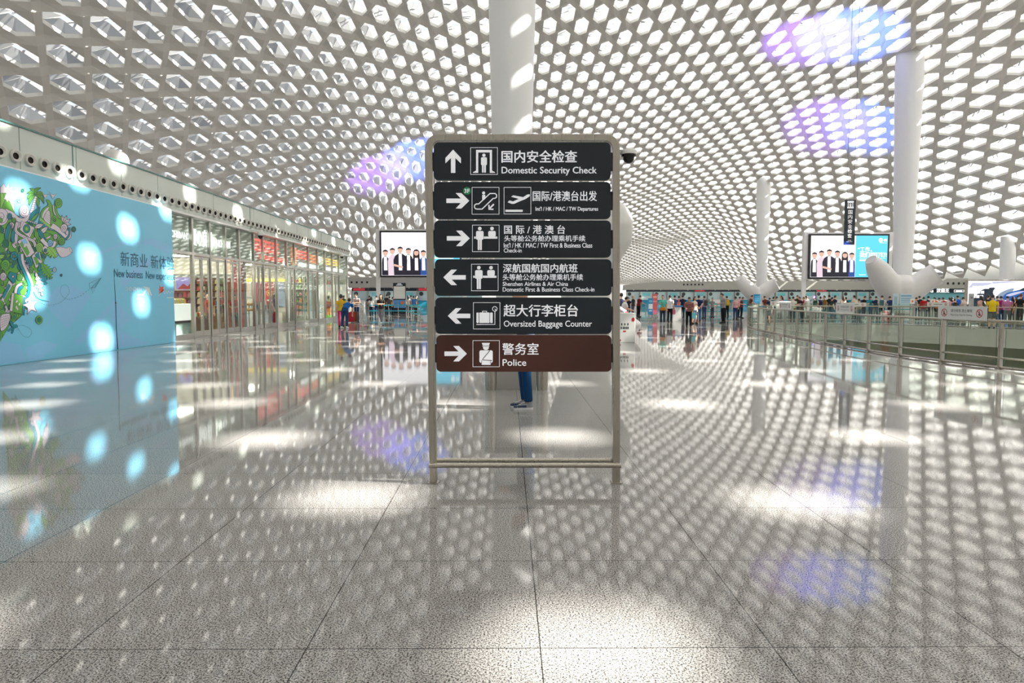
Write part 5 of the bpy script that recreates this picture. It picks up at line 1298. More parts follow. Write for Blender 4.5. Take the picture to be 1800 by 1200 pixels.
for u0, u1, c in ((.04, .5, (90, 150, 210)), (.52, .96, (90, 40, 40))):
    mb = MB(); mb.box(a.x + (b_.x - a.x) * u0, a.x + (b_.x - a.x) * u1, TYL - .01, TYL - .001, zz(541), zz(527)); part(mb, 'poster', mat('totem_%d' % c[0], lin(*c), .4), tt)
mb = MB(); q = a.x + (b_.x - a.x) * .72; mb.lathe([(.16, -.015), (.16, -.012)], 16, (q, TYL, zz(532)), 'y'); part(mb, 'poster_mark', mat('totem_orange', lin(215, 120, 60), .4), tt)
# podium desk and white counter with red marks
PY_ = at_z(1191, 564).y
a, b_ = at_y(1183.5, 564, PY_), at_y(1198, 540, PY_)
pod = empty('podium_desk', ((a.x + b_.x) / 2, PY_, 0), 'white tapered podium desk with a blue top between the travellers', 'desk')
mb = MB(); w2 = (b_.x - a.x) / 2; xm = (a.x + b_.x) / 2
mb.prism([(xm - w2 * 1.1, 0), (xm + w2 * 1.1, 0), (xm + w2 * .95, .88), (xm - w2 * .95, .88)], lambda u, v, d: Vector((u, PY_ + d, v)), 0, .5); part(mb, 'body', M_WHITE, pod)
mb = MB(); mb.box(xm - w2 * 1.25, xm + w2 * 1.35, PY_ - .05, PY_ + .55, .881, .97, .02); part(mb, 'top', mat('top_blue', lin(35, 125, 190), .35), pod)
mb = MB(); mb.lathe([(.07, -.006), (.07, -.001)], 16, (xm, PY_, .62), 'y'); part(mb, 'emblem', M_NOTICE, pod)
WY = at_z(1102, 602).y
a, b_ = at_y(1086, 602, WY), at_y(1117, 550, WY)
wc = empty('counter', ((a.x + b_.x) / 2, WY + .3, 0), 'white box counter with red marks right of the directory sign', 'counter')
mb = MB(); mb.box(a.x - .3, b_.x, WY, WY + .45, 0, b_.z, .01); part(mb, 'body', M_WHITE, wc)
fw = lambda u, v, d: Vector((a.x + (b_.x - a.x) * u, WY - d, b_.z * v))
mb = MB(); mb.flat(circ(.87, .78, .09, 16, .07), fw, .003); part(mb, 'red_mark', M_RED, wc, False)
mb = MB(); mb.flat([(.1, .05), (.17, .05), (.17, .11), (.1, .11)], fw, .003); part(mb, 'red_mark', M_RED, wc, False)
mb = MB(); mb.flat([(.30, .36), (.46, .36), (.46, .41), (.30, .41)], fw, .003); part(mb, 'red_mark', M_RED, wc, False)
for v0, v1, us in ((.58, .66, (.18, .36, .54)), (.46, .54, (.16, .28, .37, .46, .55))):
    for u in us:
        mb = MB(); mb.flat([(u, v0), (u + .07, v0), (u + .07, v1), (u, v1)], fw, .003); part(mb, 'print_mark', M_PRINT, wc, False)
# queue barriers with teal belts
M_BELT = mat('teal_belt', lin(45, 165, 185), .5)
post_me = {}
def barrier(pts, label, belts=(.88,), grp='queue barriers with teal belts', h=.95):
    root = empty('queue_barrier', (pts[0][0], pts[0][1], 0), label, 'queue barrier', grp)
    for x, y in pts:
        mb = MB(); mb.lathe([(.15, 0), (.15, .015), (.03, .03), (.03, h), (.025, h + .01)], 12, (x, y, 0)); part(mb, 'post', M_STEEL, root)
    for i in range(len(pts) - 1):
        for z_ in belts:
            mb = MB(); a, b_ = Vector((*pts[i], z_)), Vector((*pts[i + 1], z_)); u = (b_ - a).normalized() * .031; mb.bar(a + u, b_ - u, .006, .09); part(mb, 'belt', M_BELT, root)
X = lambda px, Y: (at_y(px, 540, Y).x, Y)
barrier([X(p, 54) for p in (648, 665, 683, 700, 717, 734, 752)], 'long row of queue posts with two teal belts left of the directory sign', (.45, .88))
barrier([X(718, 52), X(724, 46), X(739, 43), X(755, 43)], 'short bent row of queue posts with teal belts beside the directory sign', (.45, .88))
barrier([X(638, 48), X(636, 58), X(634, 70)], 'row of queue posts with teal belts running away behind the man in the striped shirt', (.45, .88))
barrier([X(1234 + 9 * i, 58) for i in range(6)], 'first row of queue posts with wide teal belts left of the far railing', (.3, .6, .9))
barrier([X(1232 + 9 * i, 66) for i in range(7)], 'second row of queue posts with teal belts left of the far railing', (.3, .6, .9))
barrier([X(1119 + 8 * i, 60) for i in range(5)], 'queue posts with teal belts behind the blue and red banners', (.3, .6, .9))
for k, (Y, p0, p1) in enumerate(((54, 1400, 1560), (57, 1380, 1690), (59.5, 1400, 1540), (67, 1350, 1540))):
    n_ = 9; barrier([X(p0 + (p1 - p0) * i / n_, Y) for i in range(n_ + 1)], ['nearest', 'second', 'third', 'farthest'][k] + ' row of queue posts with teal belts among the crowd behind the far railing', (.5, .9))
# green plants and a white cabinet down in the atrium
def shrub(px, py, zf, r, label, seed):
    q = at_z(px, py, zf + .6); rr_ = random.Random(seed); root = empty('potted_shrub', (q.x, q.y, zf), label, 'plant', 'shrubs on the storey below')
    mb = MB(); mb.lathe([(.2, 0), (.28, .4), (.25, .42)], 16, (q.x, q.y, zf)); part(mb, 'pot', M_WHITE, root)
    mb = MB()
    for i in range(260):
        d = Vector((rr_.gauss(0, 1), rr_.gauss(0, 1), abs(rr_.gauss(0, 1)))).normalized() * r * rr_.uniform(.5, 1); c = Vector((q.x, q.y, zf + .5 + r * .5)) + d
        a1 = Vector((rr_.gauss(0, 1), rr_.gauss(0, 1), rr_.gauss(0, 1))).normalized() * .11; a2 = a1.cross(d).normalized() * .05
        mb.add([c - a1, c + a2, c + a1, c - a2], [(0, 1, 2, 3)])
    part(mb, 'foliage', mat('lime_leaf', lin(150, 185, 60), .5), root, False)
shrub(1526, 600, -5.5, .9, 'lime green shrub on the storey below, left of its pair', 1); shrub(1538, 592, -5.5, 1.1, 'lime green shrub on the storey below, right of its pair', 2)
q = at_z(1692, 640, -5.5); q2 = at_z(1660, 640, -5.5)
lc = empty('counter', ((q.x + q2.x) / 2, q.y, -5.5), 'white counter with a red label on the storey below, seen through the near railing glass', 'counter')
mb = MB(); mb.box(q2.x, q.x + .4, q.y, q.y + .8, -5.5, -3.3, .02); part(mb, 'body', M_WHITE, lc)
mb = MB(); mb.box(q.x - .1, q.x + .35, q.y - .006, q.y - .001, -4.6, -4.4); part(mb, 'red_label', M_RED, lc)
# coloured stage lamps that wash the ceiling blue and violet
def wash(loc, aim, col, power, ang, label):
    root = empty('uplight', loc, label, 'uplight', 'coloured ceiling uplights'); d = Vector(aim) - Vector(loc)
    M = Matrix.Translation(loc) @ d.to_track_quat('Z', 'Y').to_matrix().to_4x4()
    mb = MB(); mb.lathe([(.09, -.25), (.16, -.2), (.18, .1), (.15, .1), (.12, -.05)], 18, cap=False); mb.v = [tuple(M @ Vector(v)) for v in mb.v]; part(mb, 'housing', M_BLACK, root)
    mb = MB(); mb.box(loc[0] - .15, loc[0] + .15, loc[1] - .15, loc[1] + .15, 0, .04); mb.tube([(loc[0], loc[1], .04), (loc[0], loc[1], loc[2] - .1)], .03, 8); part(mb, 'stand', M_BLACK, root)
    li = bpy.data.lights.new('uplight_beam', 'SPOT'); li.color = col; li.energy = power; li.spot_size = R(ang); li.spot_blend = .6; li.shadow_soft_size = .004
    lo = bpy.data.objects.new('uplight_beam', li); COL.objects.link(lo); lo.matrix_world = Matrix.Translation(Vector(loc) + d.normalized() * .15) @ d.to_track_quat('-Z', 'Y').to_matrix().to_4x4()
    lo.parent = root; lo.matrix_parent_inverse = root.matrix_basis.inverted()
def roof_pt(px, py):
    d = ray(px, py); lo_, hi_ = 5.0, 400.0
    t = lo_
    while t < hi_:
        p = EYE + d * t
        if p.z > roof_h(p.x, p.y): return p
        t += .25
    return p
for k, (p_, loc, c, pw, an, lab) in enumerate((((1490, 60), (16.1, 43, .6), (.10, .22, 1.0), 190000, 17, 'small black uplight throwing blue light high on the ceiling left of the right-hand column'), ((1525, 220), (19.2, 42.4, .6), (.10, .22, 1.0), 260000, 12, 'small black uplight throwing blue light lower on the ceiling left of the right-hand column'),
        ((1425, 70), (14.9, 42.3, .6), (.40, .18, 1.0), 100000, 16, 'small black uplight throwing violet light high on the ceiling over the right-hand screen'), ((1455, 220), (18.2, 42.2, .6), (.40, .20, 1.0), 170000, 13, 'small black uplight throwing violet light lower on the ceiling over the right-hand screen'),
        ((725, 275), (-5.6, 66, .6), (.12, .24, 1.0), 170000, 17, 'small black uplight throwing blue light on the ceiling left of the directory sign'), ((665, 300), (-7.0, 66, .6), (.42, .20, 1.0), 110000, 16, 'small black uplight throwing violet light on the ceiling over the left-hand screen'))):
    wash((loc[0], loc[1], .35), roof_pt(*p_), c, pw, an, lab)
# ================================================================== people
M_SKIN = [mat('skin_light', lin(226, 178, 150), .5), mat('skin_tan', lin(205, 152, 120), .5), mat('skin_brown', lin(182, 128, 98), .5)]
M_HAIR = [mat('hair_black', (0.012, 0.011, 0.012), .4), mat('hair_dark_brown', (0.035, 0.02, 0.014), .4), mat('hair_brown', (0.13, 0.065, 0.03), .45)]
M_FACE = mat('face_dark', (0.03, 0.015, 0.012), .4)
CLOTH = {}
def cloth(c):
    if isinstance(c, str):
        return CLOTH[c]
    k = 'cloth_%d_%d_%d' % c
    return noise_tint(mat(k, lin(*c), .8, 0, .2), 9, .12) if k not in MATS else MATS[k]
def striped(name, ca, cb, scale):
    m = bpy.data.materials.new('cloth_' + name); m.use_nodes = True; n, l = nodes(m); b = n['Principled BSDF']; b.inputs['Roughness'].default_value = .8
    tc = n.new('ShaderNodeTexCoord'); sx = n.new('ShaderNodeSeparateXYZ'); ml = n.new('ShaderNodeMath'); ml.operation = 'MULTIPLY'; ml.inputs[1].default_value = scale
    fr = n.new('ShaderNodeMath'); fr.operation = 'FRACT'; gt = n.new('ShaderNodeMath'); gt.operation = 'GREATER_THAN'; gt.inputs[1].default_value = .5
    mx = n.new('ShaderNodeMix'); mx.data_type = 'RGBA'; mx.inputs[6].default_value = (*lin(*ca), 1); mx.inputs[7].default_value = (*lin(*cb), 1)
    l.new(tc.outputs['Object'], sx.inputs[0]); l.new(sx.outputs['Z'], ml.inputs[0]); l.new(ml.outputs[0], fr.inputs[0]); l.new(fr.outputs[0], gt.inputs[0]); l.new(gt.outputs[0], mx.inputs[0]); l.new(mx.outputs[2], b.inputs['Base Color'])
    CLOTH[name] = m
striped('stripe_maroon', (232, 224, 220), (110, 40, 48), 9.0); striped('stripe_red', (225, 220, 216), (190, 40, 50), 11.0); striped('stripe_black', (230, 230, 228), (30, 30, 34), 11.0); striped('stripe_navy', (90, 100, 140), (35, 40, 75), 14.0); striped('plaid', (170, 110, 100), (120, 82, 84), 10.0)

def fuse_mesh(mb, voxel, it, m_, name):
    me = mb.mesh(name, m_); ob = bpy.data.objects.new(name, me); COL.objects.link(ob)
    rm = ob.modifiers.new('r', 'REMESH'); rm.mode = 'VOXEL'; rm.voxel_size = voxel; rm.use_smooth_shade = True
    sm = ob.modifiers.new('s', 'SMOOTH'); sm.factor = .5; sm.iterations = it
    dg = bpy.context.evaluated_depsgraph_get(); out = bpy.data.meshes.new_from_object(ob.evaluated_get(dg), depsgraph=dg)
    bpy.data.objects.remove(ob); bpy.data.meshes.remove(me); out.name = name
    for p in out.polygons: p.use_smooth = True
    if not out.materials: out.materials.append(m_)
    return out
def loft(mb, C, rx, ry, n=16):
    """elliptic rings round a spine lying in a fore-and-aft plane"""
    k = len(C); vs = []
    for i, c in enumerate(C):
        t = (C[min(i + 1, k - 1)] - C[max(i - 1, 0)]).normalized(); f = Vector((1, 0, 0)).cross(t).normalized()
        for j in range(n):
            a = 2 * PI * j / n; vs.append(c + Vector((1, 0, 0)) * rx[i] * math.cos(a) + f * ry[i] * math.sin(a))
    fs = [(i * n + j, i * n + (j + 1) % n, (i + 1) * n + (j + 1) % n, (i + 1) * n + j) for i in range(k - 1) for j in range(n)] + [tuple(range(n))[::-1], tuple(range((k - 1) * n, k * n))]
    mb.add(vs, fs)
def ball(mb, c, rx, ry, rz, n=14, m=9, fn=None):
    vs = []; c = Vector(c)
    for i in range(m + 1):
        th = PI * i / m
        for j in range(n):
            a = 2 * PI * j / n; p = Vector((rx * math.sin(th) * math.cos(a), ry * math.sin(th) * math.sin(a), rz * math.cos(th)))
            if fn: p = fn(p)
            vs.append(c + p)
    mb.add(vs, [(i * n + j, (i + 1) * n + j, (i + 1) * n + (j + 1) % n, i * n + (j + 1) % n) for i in range(m) for j in range(n)])
V = Vector
def arms(el, wr, er=None, wrr=None):
    er = er or (-el[0], el[1], el[2]); wrr = wrr or (-wr[0], wr[1], wr[2]); return ((V(el), V(wr)), (V(er), V(wrr)))
def legs(kl=(.095, -.015, .49), al=(.10, .02, .085), kr=None, ar=None):
    kr = kr or (-kl[0], kl[1], kl[2]); ar = ar or (-al[0], al[1], al[2]); return ((V(kl), V(al)), (V(kr), V(ar)))
POSES = {      # lean (deg), arms, legs, head nod (deg)
    'stand': (0, arms((.235, .03, 1.13), (.235, -.05, .88)), legs(), 5),
    'phone': (2, arms((.225, .02, 1.13), (.09, -.23, 1.13)), legs(), 28),
    'behind': (0, arms((.25, .08, 1.15), (.05, .16, .95)), legs(), 0),
    'fold': (0, arms((.23, -.04, 1.15), (-.06, -.19, 1.19), None, (.07, -.2, 1.15)), legs(), 4),
    'walk': (4, arms((.235, .10, 1.14), (.22, .04, .89), (-.235, -.08, 1.14), (-.21, -.22, .93)), legs((.09, -.20, .50), (.085, -.26, .10), (-.09, .03, .49), (-.085, .30, .15)), 3),
    'stroll': (4, arms((.22, -.03, 1.14), (-.03, -.2, 1.16), None, (.05, -.21, 1.12)), legs((.09, -.16, .50), (.07, -.18, .10), (-.09, .03, .50), (-.08, .30, .18)), 3),
    'bend': (58, arms((.22, -.42, .93), (.16, -.50, .68)), legs((.11, .0, .49), (.13, .07, .085)), -20),
    'reach': (10, arms((.23, -.14, 1.13), (.18, -.40, 1.06)), legs(), 15),
    'bag': (2, arms((.24, .03, 1.14), (.24, -.02, .88), (-.24, -.02, 1.14), (-.13, -.20, 1.22)), legs((.10, -.06, .49), (.10, -.04, .085), (-.095, .0, .49), (-.10, .06, .085)), 6),
    'stoop': (16, arms((.23, -.10, 1.12), (.20, -.16, .90), None, (-.16, -.30, 1.05)), legs((.10, -.05, .49), (.10, .0, .085), (-.095, .0, .49), (-.10, .05, .085)), 25),
}
def hand(mb, w, d, side):
    """palm with four unequal bent fingers and a thumb from its side"""
    d = d.normalized(); s = d.cross(V((0, 1, 0)))
    if s.length < .2: s = d.cross(V((1, 0, 0)))
    s.normalize(); nrm = s.cross(d).normalized() * (1 if side > 0 else -1)
    p0, p1 = w, w + d * .085
    for q in (-.022, 0, .022): mb.tube([p0 + s * q * .6, p1 + s * q], [.018, .017], 8)
    for q, ln in ((-.033, .060), (-.011, .074), (.011, .070), (.033, .054)):
        a = p1 + s * q - d * .012; b_ = a + d * ln * .6 + nrm * .006; c = b_ + d * ln * .45 + nrm * .022; mb.tube([a, b_, c], [.0105, .0098, .008], 8)
    a = p0 + d * .02 + s * .03; mb.tube([a, a + d * .03 + s * .022 + nrm * .012, a + d * .058 + s * .026 + nrm * .03], [.014, .012, .009], 8)
CACHE = {}
def bodyparts(pose, sleeve='short', hair='short', fem=False, low='long'):
    key = (pose, sleeve, hair, fem, low)
    if key in CACHE: return CACHE[key]
    lean, A, L, nod = POSES[pose]
    piv = V((0, 0, .92)); ML = Matrix.Translation(piv) @ Matrix.Rotation(R(lean), 4, 'X') @ Matrix.Translation(-piv)
    sw = .165 if fem else .182
    spine = [ML @ V(p) for p in ((0, .0, .84), (0, 0, .93), (0, .005, 1.02), (0, .012, 1.10), (0, .01, 1.22), (0, .004, 1.33), (0, .01, 1.40), (0, .01, 1.445))]
    spine[0] = V((0, 0, .84))
    rx = [.115, .155 if fem else .15, .15, .125 if fem else .138, .145 if fem else .165, .155 if fem else .18, .115, .06]; ry = [.09, .112, .105, .092, .108, .105, .075, .055]
    sh = [ML @ V((s * sw, .012, 1.375)) for s in (1, -1)]; hip = [V((s * .085, 0, .87)) for s in (1, -1)]
    neck = [ML @ V(p) for p in ((0, .01, 1.40), (0, .0, 1.47), (0, -.012, 1.54))]
    MH = ML @ Matrix.Translation(V((0, 0, 1.50))) @ Matrix.Rotation(R(nod - (lean * .55 if lean > 30 else 0)), 4, 'X') @ Matrix.Translation(V((0, 0, -1.50)))
    hc = V((0, -.022, 1.605))
    def headshape(p):
        q = p.copy()
        if q.z < 0: q.x *= 1 - .38 * (-q.z / .115) ** 1.6; q.y *= 1 - .12 * (-q.z / .115)
        if q.y < -.05 and abs(q.x) < .03 and -.045 < q.z < .025: q.y -= .016 * (1 - abs(q.x) / .03)
        if q.z < -.08 and q.y < 0: q.y -= .008
        return q
    # body: one fused surface
    mb = MB(); loft(mb, spine, [r * .93 for r in rx], [r * .9 for r in ry]); mb.tube(neck, [.062, .050, .052], 12)
    hb = MB(); ball(hb, hc, .074, .094, .115, 24, 18, headshape)
    for s in (1, -1): ball(hb, hc + V((s * .074, .012, -.008)), .012, .022, .032, 8, 6)
    ball(hb, hc + V((0, -.098, -.022)), .013, .017, .022, 8, 6)
    ball(hb, hc + V((0, -.082, -.066)), .024, .014, .011, 8, 6)
    hb.v = [tuple(MH @ V(p)) for p in hb.v]; mb.add(hb.v, hb.f)
    for i, s in enumerate((1, -1)):
        e_, w_ = A[i]; mb.tube([sh[i], sh[i] + (e_ - sh[i]) * .5, e_, e_ + (w_ - e_) * .35, w_], [.052, .045, .036, .037, .026], 10)
        hand(mb, w_, (w_ - e_).normalized() * .8 + V((0, 0, -.2)), s)
        k_, a_ = L[i]; mb.tube([hip[i], hip[i] + (k_ - hip[i]) * .4, k_, k_ + (a_ - k_) * .35, a_, a_ + V((0, 0, -.05))], [.088, .076, .054, .055, .036, .036], 12)
    fem_h = fem
    P_ = {}
    P_['body'] = fuse_mesh(mb, .0105, 3, M_SKIN[0], 'body')
    mb = MB()
    for s in (1, -1): ball(mb, hc + V((s * .030, -.086, .012)), .0095, .008, .0065, 8, 6)
    for s in (1, -1): mb.bar(hc + V((s * .016, -.092, .030)), hc + V((s * .044, -.084, .031)), .008, .005)
    mb.v = [tuple(MH @ V(p)) for p in mb.v]; P_['eyes'] = mb.mesh('eyes', M_FACE)
    # top
    mb = MB(); loft(mb, spine[1:], [r + .014 for r in rx[1:-1]] + [.068], [r + .013 for r in ry[1:-1]] + [.063])
    low_hem = [spine[1] + V((0, 0, -.07)), spine[1]]; loft(mb, low_hem, [rx[1] + .018, rx[1] + .014], [ry[1] + .018, ry[1] + .013])
    for i in (0, 1):
        e_, w_ = A[i]
        if sleeve == 'short': mb.tube([sh[i] + V((0, 0, .004)), sh[i] + (e_ - sh[i]) * .4, sh[i] + (e_ - sh[i]) * .72], [.066, .064, .062], 12)
        else: mb.tube([sh[i] + V((0, 0, .004)), sh[i] + (e_ - sh[i]) * .5, e_, e_ + (w_ - e_) * .5, e_ + (w_ - e_) * .95], [.066, .060, .050, .044, .037], 12)
    P_['top'] = fuse_mesh(mb, .016, 3, M_SKIN[0], 'top')
    # trousers / shorts
    mb = MB(); loft(mb, [V((0, 0, .80)), V((0, 0, .88)), spine[1], spine[2]], [.13, rx[1] + .008, rx[1] + .006, rx[2] + .004], [.10, ry[1] + .008, ry[1] + .004, ry[2] + .002])
    for i in (0, 1):
        k_, a_ = L[i]; h = hip[i]
        if low == 'long': mb.tube([h, h + (k_ - h) * .4, k_, k_ + (a_ - k_) * .5, a_ + (k_ - a_) * .04], [.100, .090, .070, .065, .060], 12)
        else: mb.tube([h, h + (k_ - h) * .5, h + (k_ - h) * .88], [.100, .093, .088], 12)
    P_['trousers' if low == 'long' else 'shorts'] = fuse_mesh(mb, .016, 3, M_SKIN[0], 'trousers' if low == 'long' else 'shorts')
    for i in (0, 1):
        k_, a_ = L[i]; mb = MB(); f = V((0, -1, 0)); up = a_.z - .085; z0 = max(0.03, .035 + up)
        b0 = V((a_.x, a_.y + .045, z0)); 
        loft(mb, [V((a_.x, a_.y + .06, z0 + .012)), V((a_.x, a_.y + .03, z0 + .012)), V((a_.x, a_.y - .05, z0 + .01)), V((a_.x, a_.y - .12, z0)), V((a_.x, a_.y - .185, z0 - .004)), V((a_.x, a_.y - .205, z0 - .006))], [.024, .038, .042, .047, .038, .016], [.026, .045, .044, .034, .026, .012], 14)
        mb.tube([a_ + V((0, .012, .03)), V((a_.x, a_.y + .005, z0 + .01))], [.042, .044], 12)
        P_['shoe' + str(i)] = fuse_mesh(mb, .012, 2, M_SKIN[0], 'shoe')
    # hair
    if hair != 'bald':
        mb = MB(); g = .012
        def cap(p):
            q = p.copy()
            if q.y < -.045 and q.z < .055: q.y = -.03 - (.06 if q.z > .035 else 0.0) * 0; q.z = max(q.z, .03)
            if q.z < -.06 and hair == 'short': q.z = -.06; q.y = max(q.y, .03)
            if q.z < -.03 and q.y < .02: q.y = .02
            return q
        ball(mb, hc + V((0, .010, .014)), .074 + g, .092 + g, .108 + g, 22, 16, cap)
        if hair == 'long':
            mb.tube([hc + V((0, .055, .02)), hc + V((0, .085, -.09)), hc + V((0, .095, -.22)), hc + V((0, .09, -.30))], [.075, .08, .07, .03], 14)
            for s in (1, -1): mb.tube([hc + V((s * .05, .03, .05)), hc + V((s * .082, .03, -.05)), hc + V((s * .085, .04, -.2))], [.04, .036, .02], 10)
        if hair == 'tail': mb.tube([hc + V((0, .09, .03)), hc + V((0, .135, -.02)), hc + V((0, .13, -.14))], [.03, .034, .012], 12)
        mb.v = [tuple(MH @ V(p)) for p in mb.v]; P_['hair'] = fuse_mesh(mb, .010, 3, M_HAIR[0], 'hair')
    CACHE[key] = P_
    return P_
def setmat(o, m_):
    o.material_slots[0].link = 'OBJECT'; o.material_slots[0].material = m_
def person(px, Y, H, rz, pose, top, bottom, label, hair='short', sleeve='short', fem=False, low='long', shoes=(40, 40, 44), skin=0, hc=0, group=None, x=None):
    P_ = bodyparts(pose, sleeve, hair, fem, low)
    x = at_y(px, 540, Y).x if x is None else x
    root = empty('person', (x, Y, 0), label, 'person', group, R(rz)); s = H / 1.72; root.scale = (s, s, s)
    for nm, me in P_.items():
        o = bpy.data.objects.new('shoe' if nm.startswith('shoe') else nm, me); COL.objects.link(o); o.parent = root
        if nm == 'eyes': continue
        setmat(o, M_SKIN[skin] if nm == 'body' else M_HAIR[hc] if nm == 'hair' else cloth(top) if nm == 'top' else cloth(shoes) if nm.startswith('shoe') else cloth(bottom))
    return root
def backpack(p, col, label, side=1):
    """pack with straps on a person's back (local +Y is behind)"""
    s = p.scale[0]; M = Matrix.Translation(p.location) @ Matrix.Rotation(p.rotation_euler.z, 4, 'Z') @ Matrix.Diagonal((s, s, s, 1))
    root = empty('backpack', p.location + V((0, 0, 1.0 * s)), label, 'backpack', 'backpacks worn in the hall')
    def pt(mb, name, m_):
        mb.v = [tuple(M @ V(v)) for v in mb.v]; return part(mb, name, m_, root)
    mb = MB(); mb.box(-.14, .14, .15, .28, .98, 1.40, .05); pt(mb, 'pack', cloth(col))
    mb = MB(); mb.box(-.10, .10, .28, .32, 1.0, 1.18, .02); pt(mb, 'pocket', cloth(col))
    for q in (-.1, .1):
        mb = MB(); mb.tube([(q, .14, 1.38), (q, .06, 1.47), (q, -.07, 1.42), (q * 1.1, -.132, 1.25), (q * 1.3, -.06, 1.08), (q * 1.2, .13, 1.02)], .014, 6); pt(mb, 'strap', cloth(col))
    return root
def suitcase(x, y, w_, h, col, label, rz=0):
    root = empty('suitcase', (x, y, 0), label, 'suitcase', 'suitcases', R(rz)); M = root.matrix_basis.copy()
    M = Matrix.Translation((x, y, 0)) @ Matrix.Rotation(R(rz), 4, 'Z')
    def pt(mb, name, m_):
        mb.v = [tuple(M @ V(v)) for v in mb.v]; rb = root.matrix_basis; return part(mb, name, m_, root)
    mb = MB(); mb.box(-w_ / 2, w_ / 2, -.12, .12, .05, h, .03); pt(mb, 'shell', cloth(col))
    for q in (-w_ * .3, w_ * .3):
        mb = MB(); mb.tube([(q, .06, h - .02), (q, .06, h + .35)], .010, 6); pt(mb, 'handle_rod', M_STEEL)
        for yy in (-.08, .08):
            mb = MB(); mb.lathe([(.028, -.012), (.028, .012)], 10, (q, yy, .028), 'x'); pt(mb, 'wheel', M_BLACK)
    mb = MB(); mb.tube([(-w_ * .3, .06, h + .35), (w_ * .3, .06, h + .35)], .014, 6); pt(mb, 'handle', M_BLACK)
    return root
def handbag(p, off, size, col, label, name='bag'):
    s = p.scale[0]; M = Matrix.Translation(p.location) @ Matrix.Rotation(p.rotation_euler.z, 4, 'Z') @ Matrix.Diagonal((s, s, s, 1))
    c = M @ V(off); root = empty(name, c, label, 'bag', 'hand bags and shoulder bags'); a, b_, h = size
    mb = MB(); mb.box(off[0] - a, off[0] + a, off[1] - b_, off[1] + b_, off[2] - h, off[2], .02); mb.v = [tuple(M @ V(v)) for v in mb.v]; part(mb, 'pouch', cloth(col), root)
    mb = MB(); mb.tube([(off[0] - a * .6, off[1], off[2] - .01), (off[0] - a * .4, off[1], off[2] + .12), (off[0] + a * .4, off[1], off[2] + .12), (off[0] + a * .6, off[1], off[2] - .01)], .010, 6); mb.v = [tuple(M @ V(v)) for v in mb.v]; part(mb, 'handle', cloth(col), root)
    return root

# the man behind the sign: only his legs and shoes show
PYY = at_z(924, 717).y
man_ = person(924, PYY, 1.70, -78, 'phone', (70, 80, 95), (18, 62, 105), 'person in blue jeans and grey running shoes standing behind the directory sign', shoes=(150, 152, 158), sleeve='long')
for c in list(man_.children):
    if c.name.startswith('shoe'):
        me = c.data; zs = [v.co for v in me.vertices]; ax = sum(v.x for v in zs) / len(zs); ay = sum(v.y for v in zs) / len(zs); z0 = min(v.z for v in zs)
        mb = MB(); pts = [(ax + a, ay + b_) for a, b_ in smooth([(.036, .10), (0, .118), (-.036, .10), (-.042, .02), (-.050, -.08), (-.036, -.135), (0, -.152), (.036, -.135), (.050, -.08), (.042, .02)], True, 4)]
        mb.prism(pts, lambda u, v, d: V((u, v, d)), max(0, z0 - .004), z0 + .024); o = mb.build('sole', mat('sole_white', lin(215, 215, 218), .6), c)
        mb = MB()
        for q in range(5): mb.tube([(ax - .026, ay - .005 - q * .017, .092 - q * .0075), (ax, ay - .008 - q * .017, .101 - q * .0075), (ax + .026, ay - .005 - q * .017, .092 - q * .0075)], .0045, 6)
        mb.build('lace', mat('lace_white', lin(225, 225, 228), .7), c)
        for sx in (-1, 1):
            mb = MB(); mb.box(ax + sx * .040 - .006, ax + sx * .040 + .006, ay - .10, ay + .02, .03, .062, .005); mb.build('side_panel', cloth((62, 74, 96)), c)
        mb = MB(); mb.smooth = True; ball(mb, (ax, ay - .112, .036), .040, .040, .026, 14, 8); mb.build('toe_cap', cloth((70, 82, 104)), c)

JEANS = (45, 65, 100); BLK = (26, 27, 32); GRY = (110, 112, 118); NAVY = (32, 40, 72)
# left group
Yb = at_z(606, 577).y
b1 = person(606, Yb, 1.72, 168, 'bend', (20, 88, 158), (36, 70, 108), 'person in a bright blue top and jeans bending forward near the far shops', shoes=(225, 225, 225))
person(599.5, Yb + 1.1, 1.64, 200, 'stand', (222, 182, 50), (200, 60, 110), 'person in a yellow top standing just behind the bending blue-clad person', fem=True, hair='tail')
Ys = at_z(627, 564).y
person(627, Ys, 1.74, -28, 'phone', 'stripe_maroon', (38, 58, 98), 'person in a white and maroon striped polo shirt looking down at a phone')
suitcase(at_y(617, 560, Ys - 3).x, Ys - 3, .42, .62, (165, 40, 52), 'red upright suitcase between the bending person and the person in the striped polo shirt', 12)
suitcase(at_y(622.5, 560, Ys - 1.2).x, Ys - 1.2, .45, .62, (96, 66, 48), 'brown upright suitcase at the feet of the person in the striped polo shirt', -8)
Yw = at_z(671, 569).y
person(670, Yw, 1.66, -8, 'stroll', (52, 46, 44), (128, 128, 134), 'person in a dark top and grey trousers striding along with folded arms', fem=True, hair='long', shoes=(232, 228, 225))
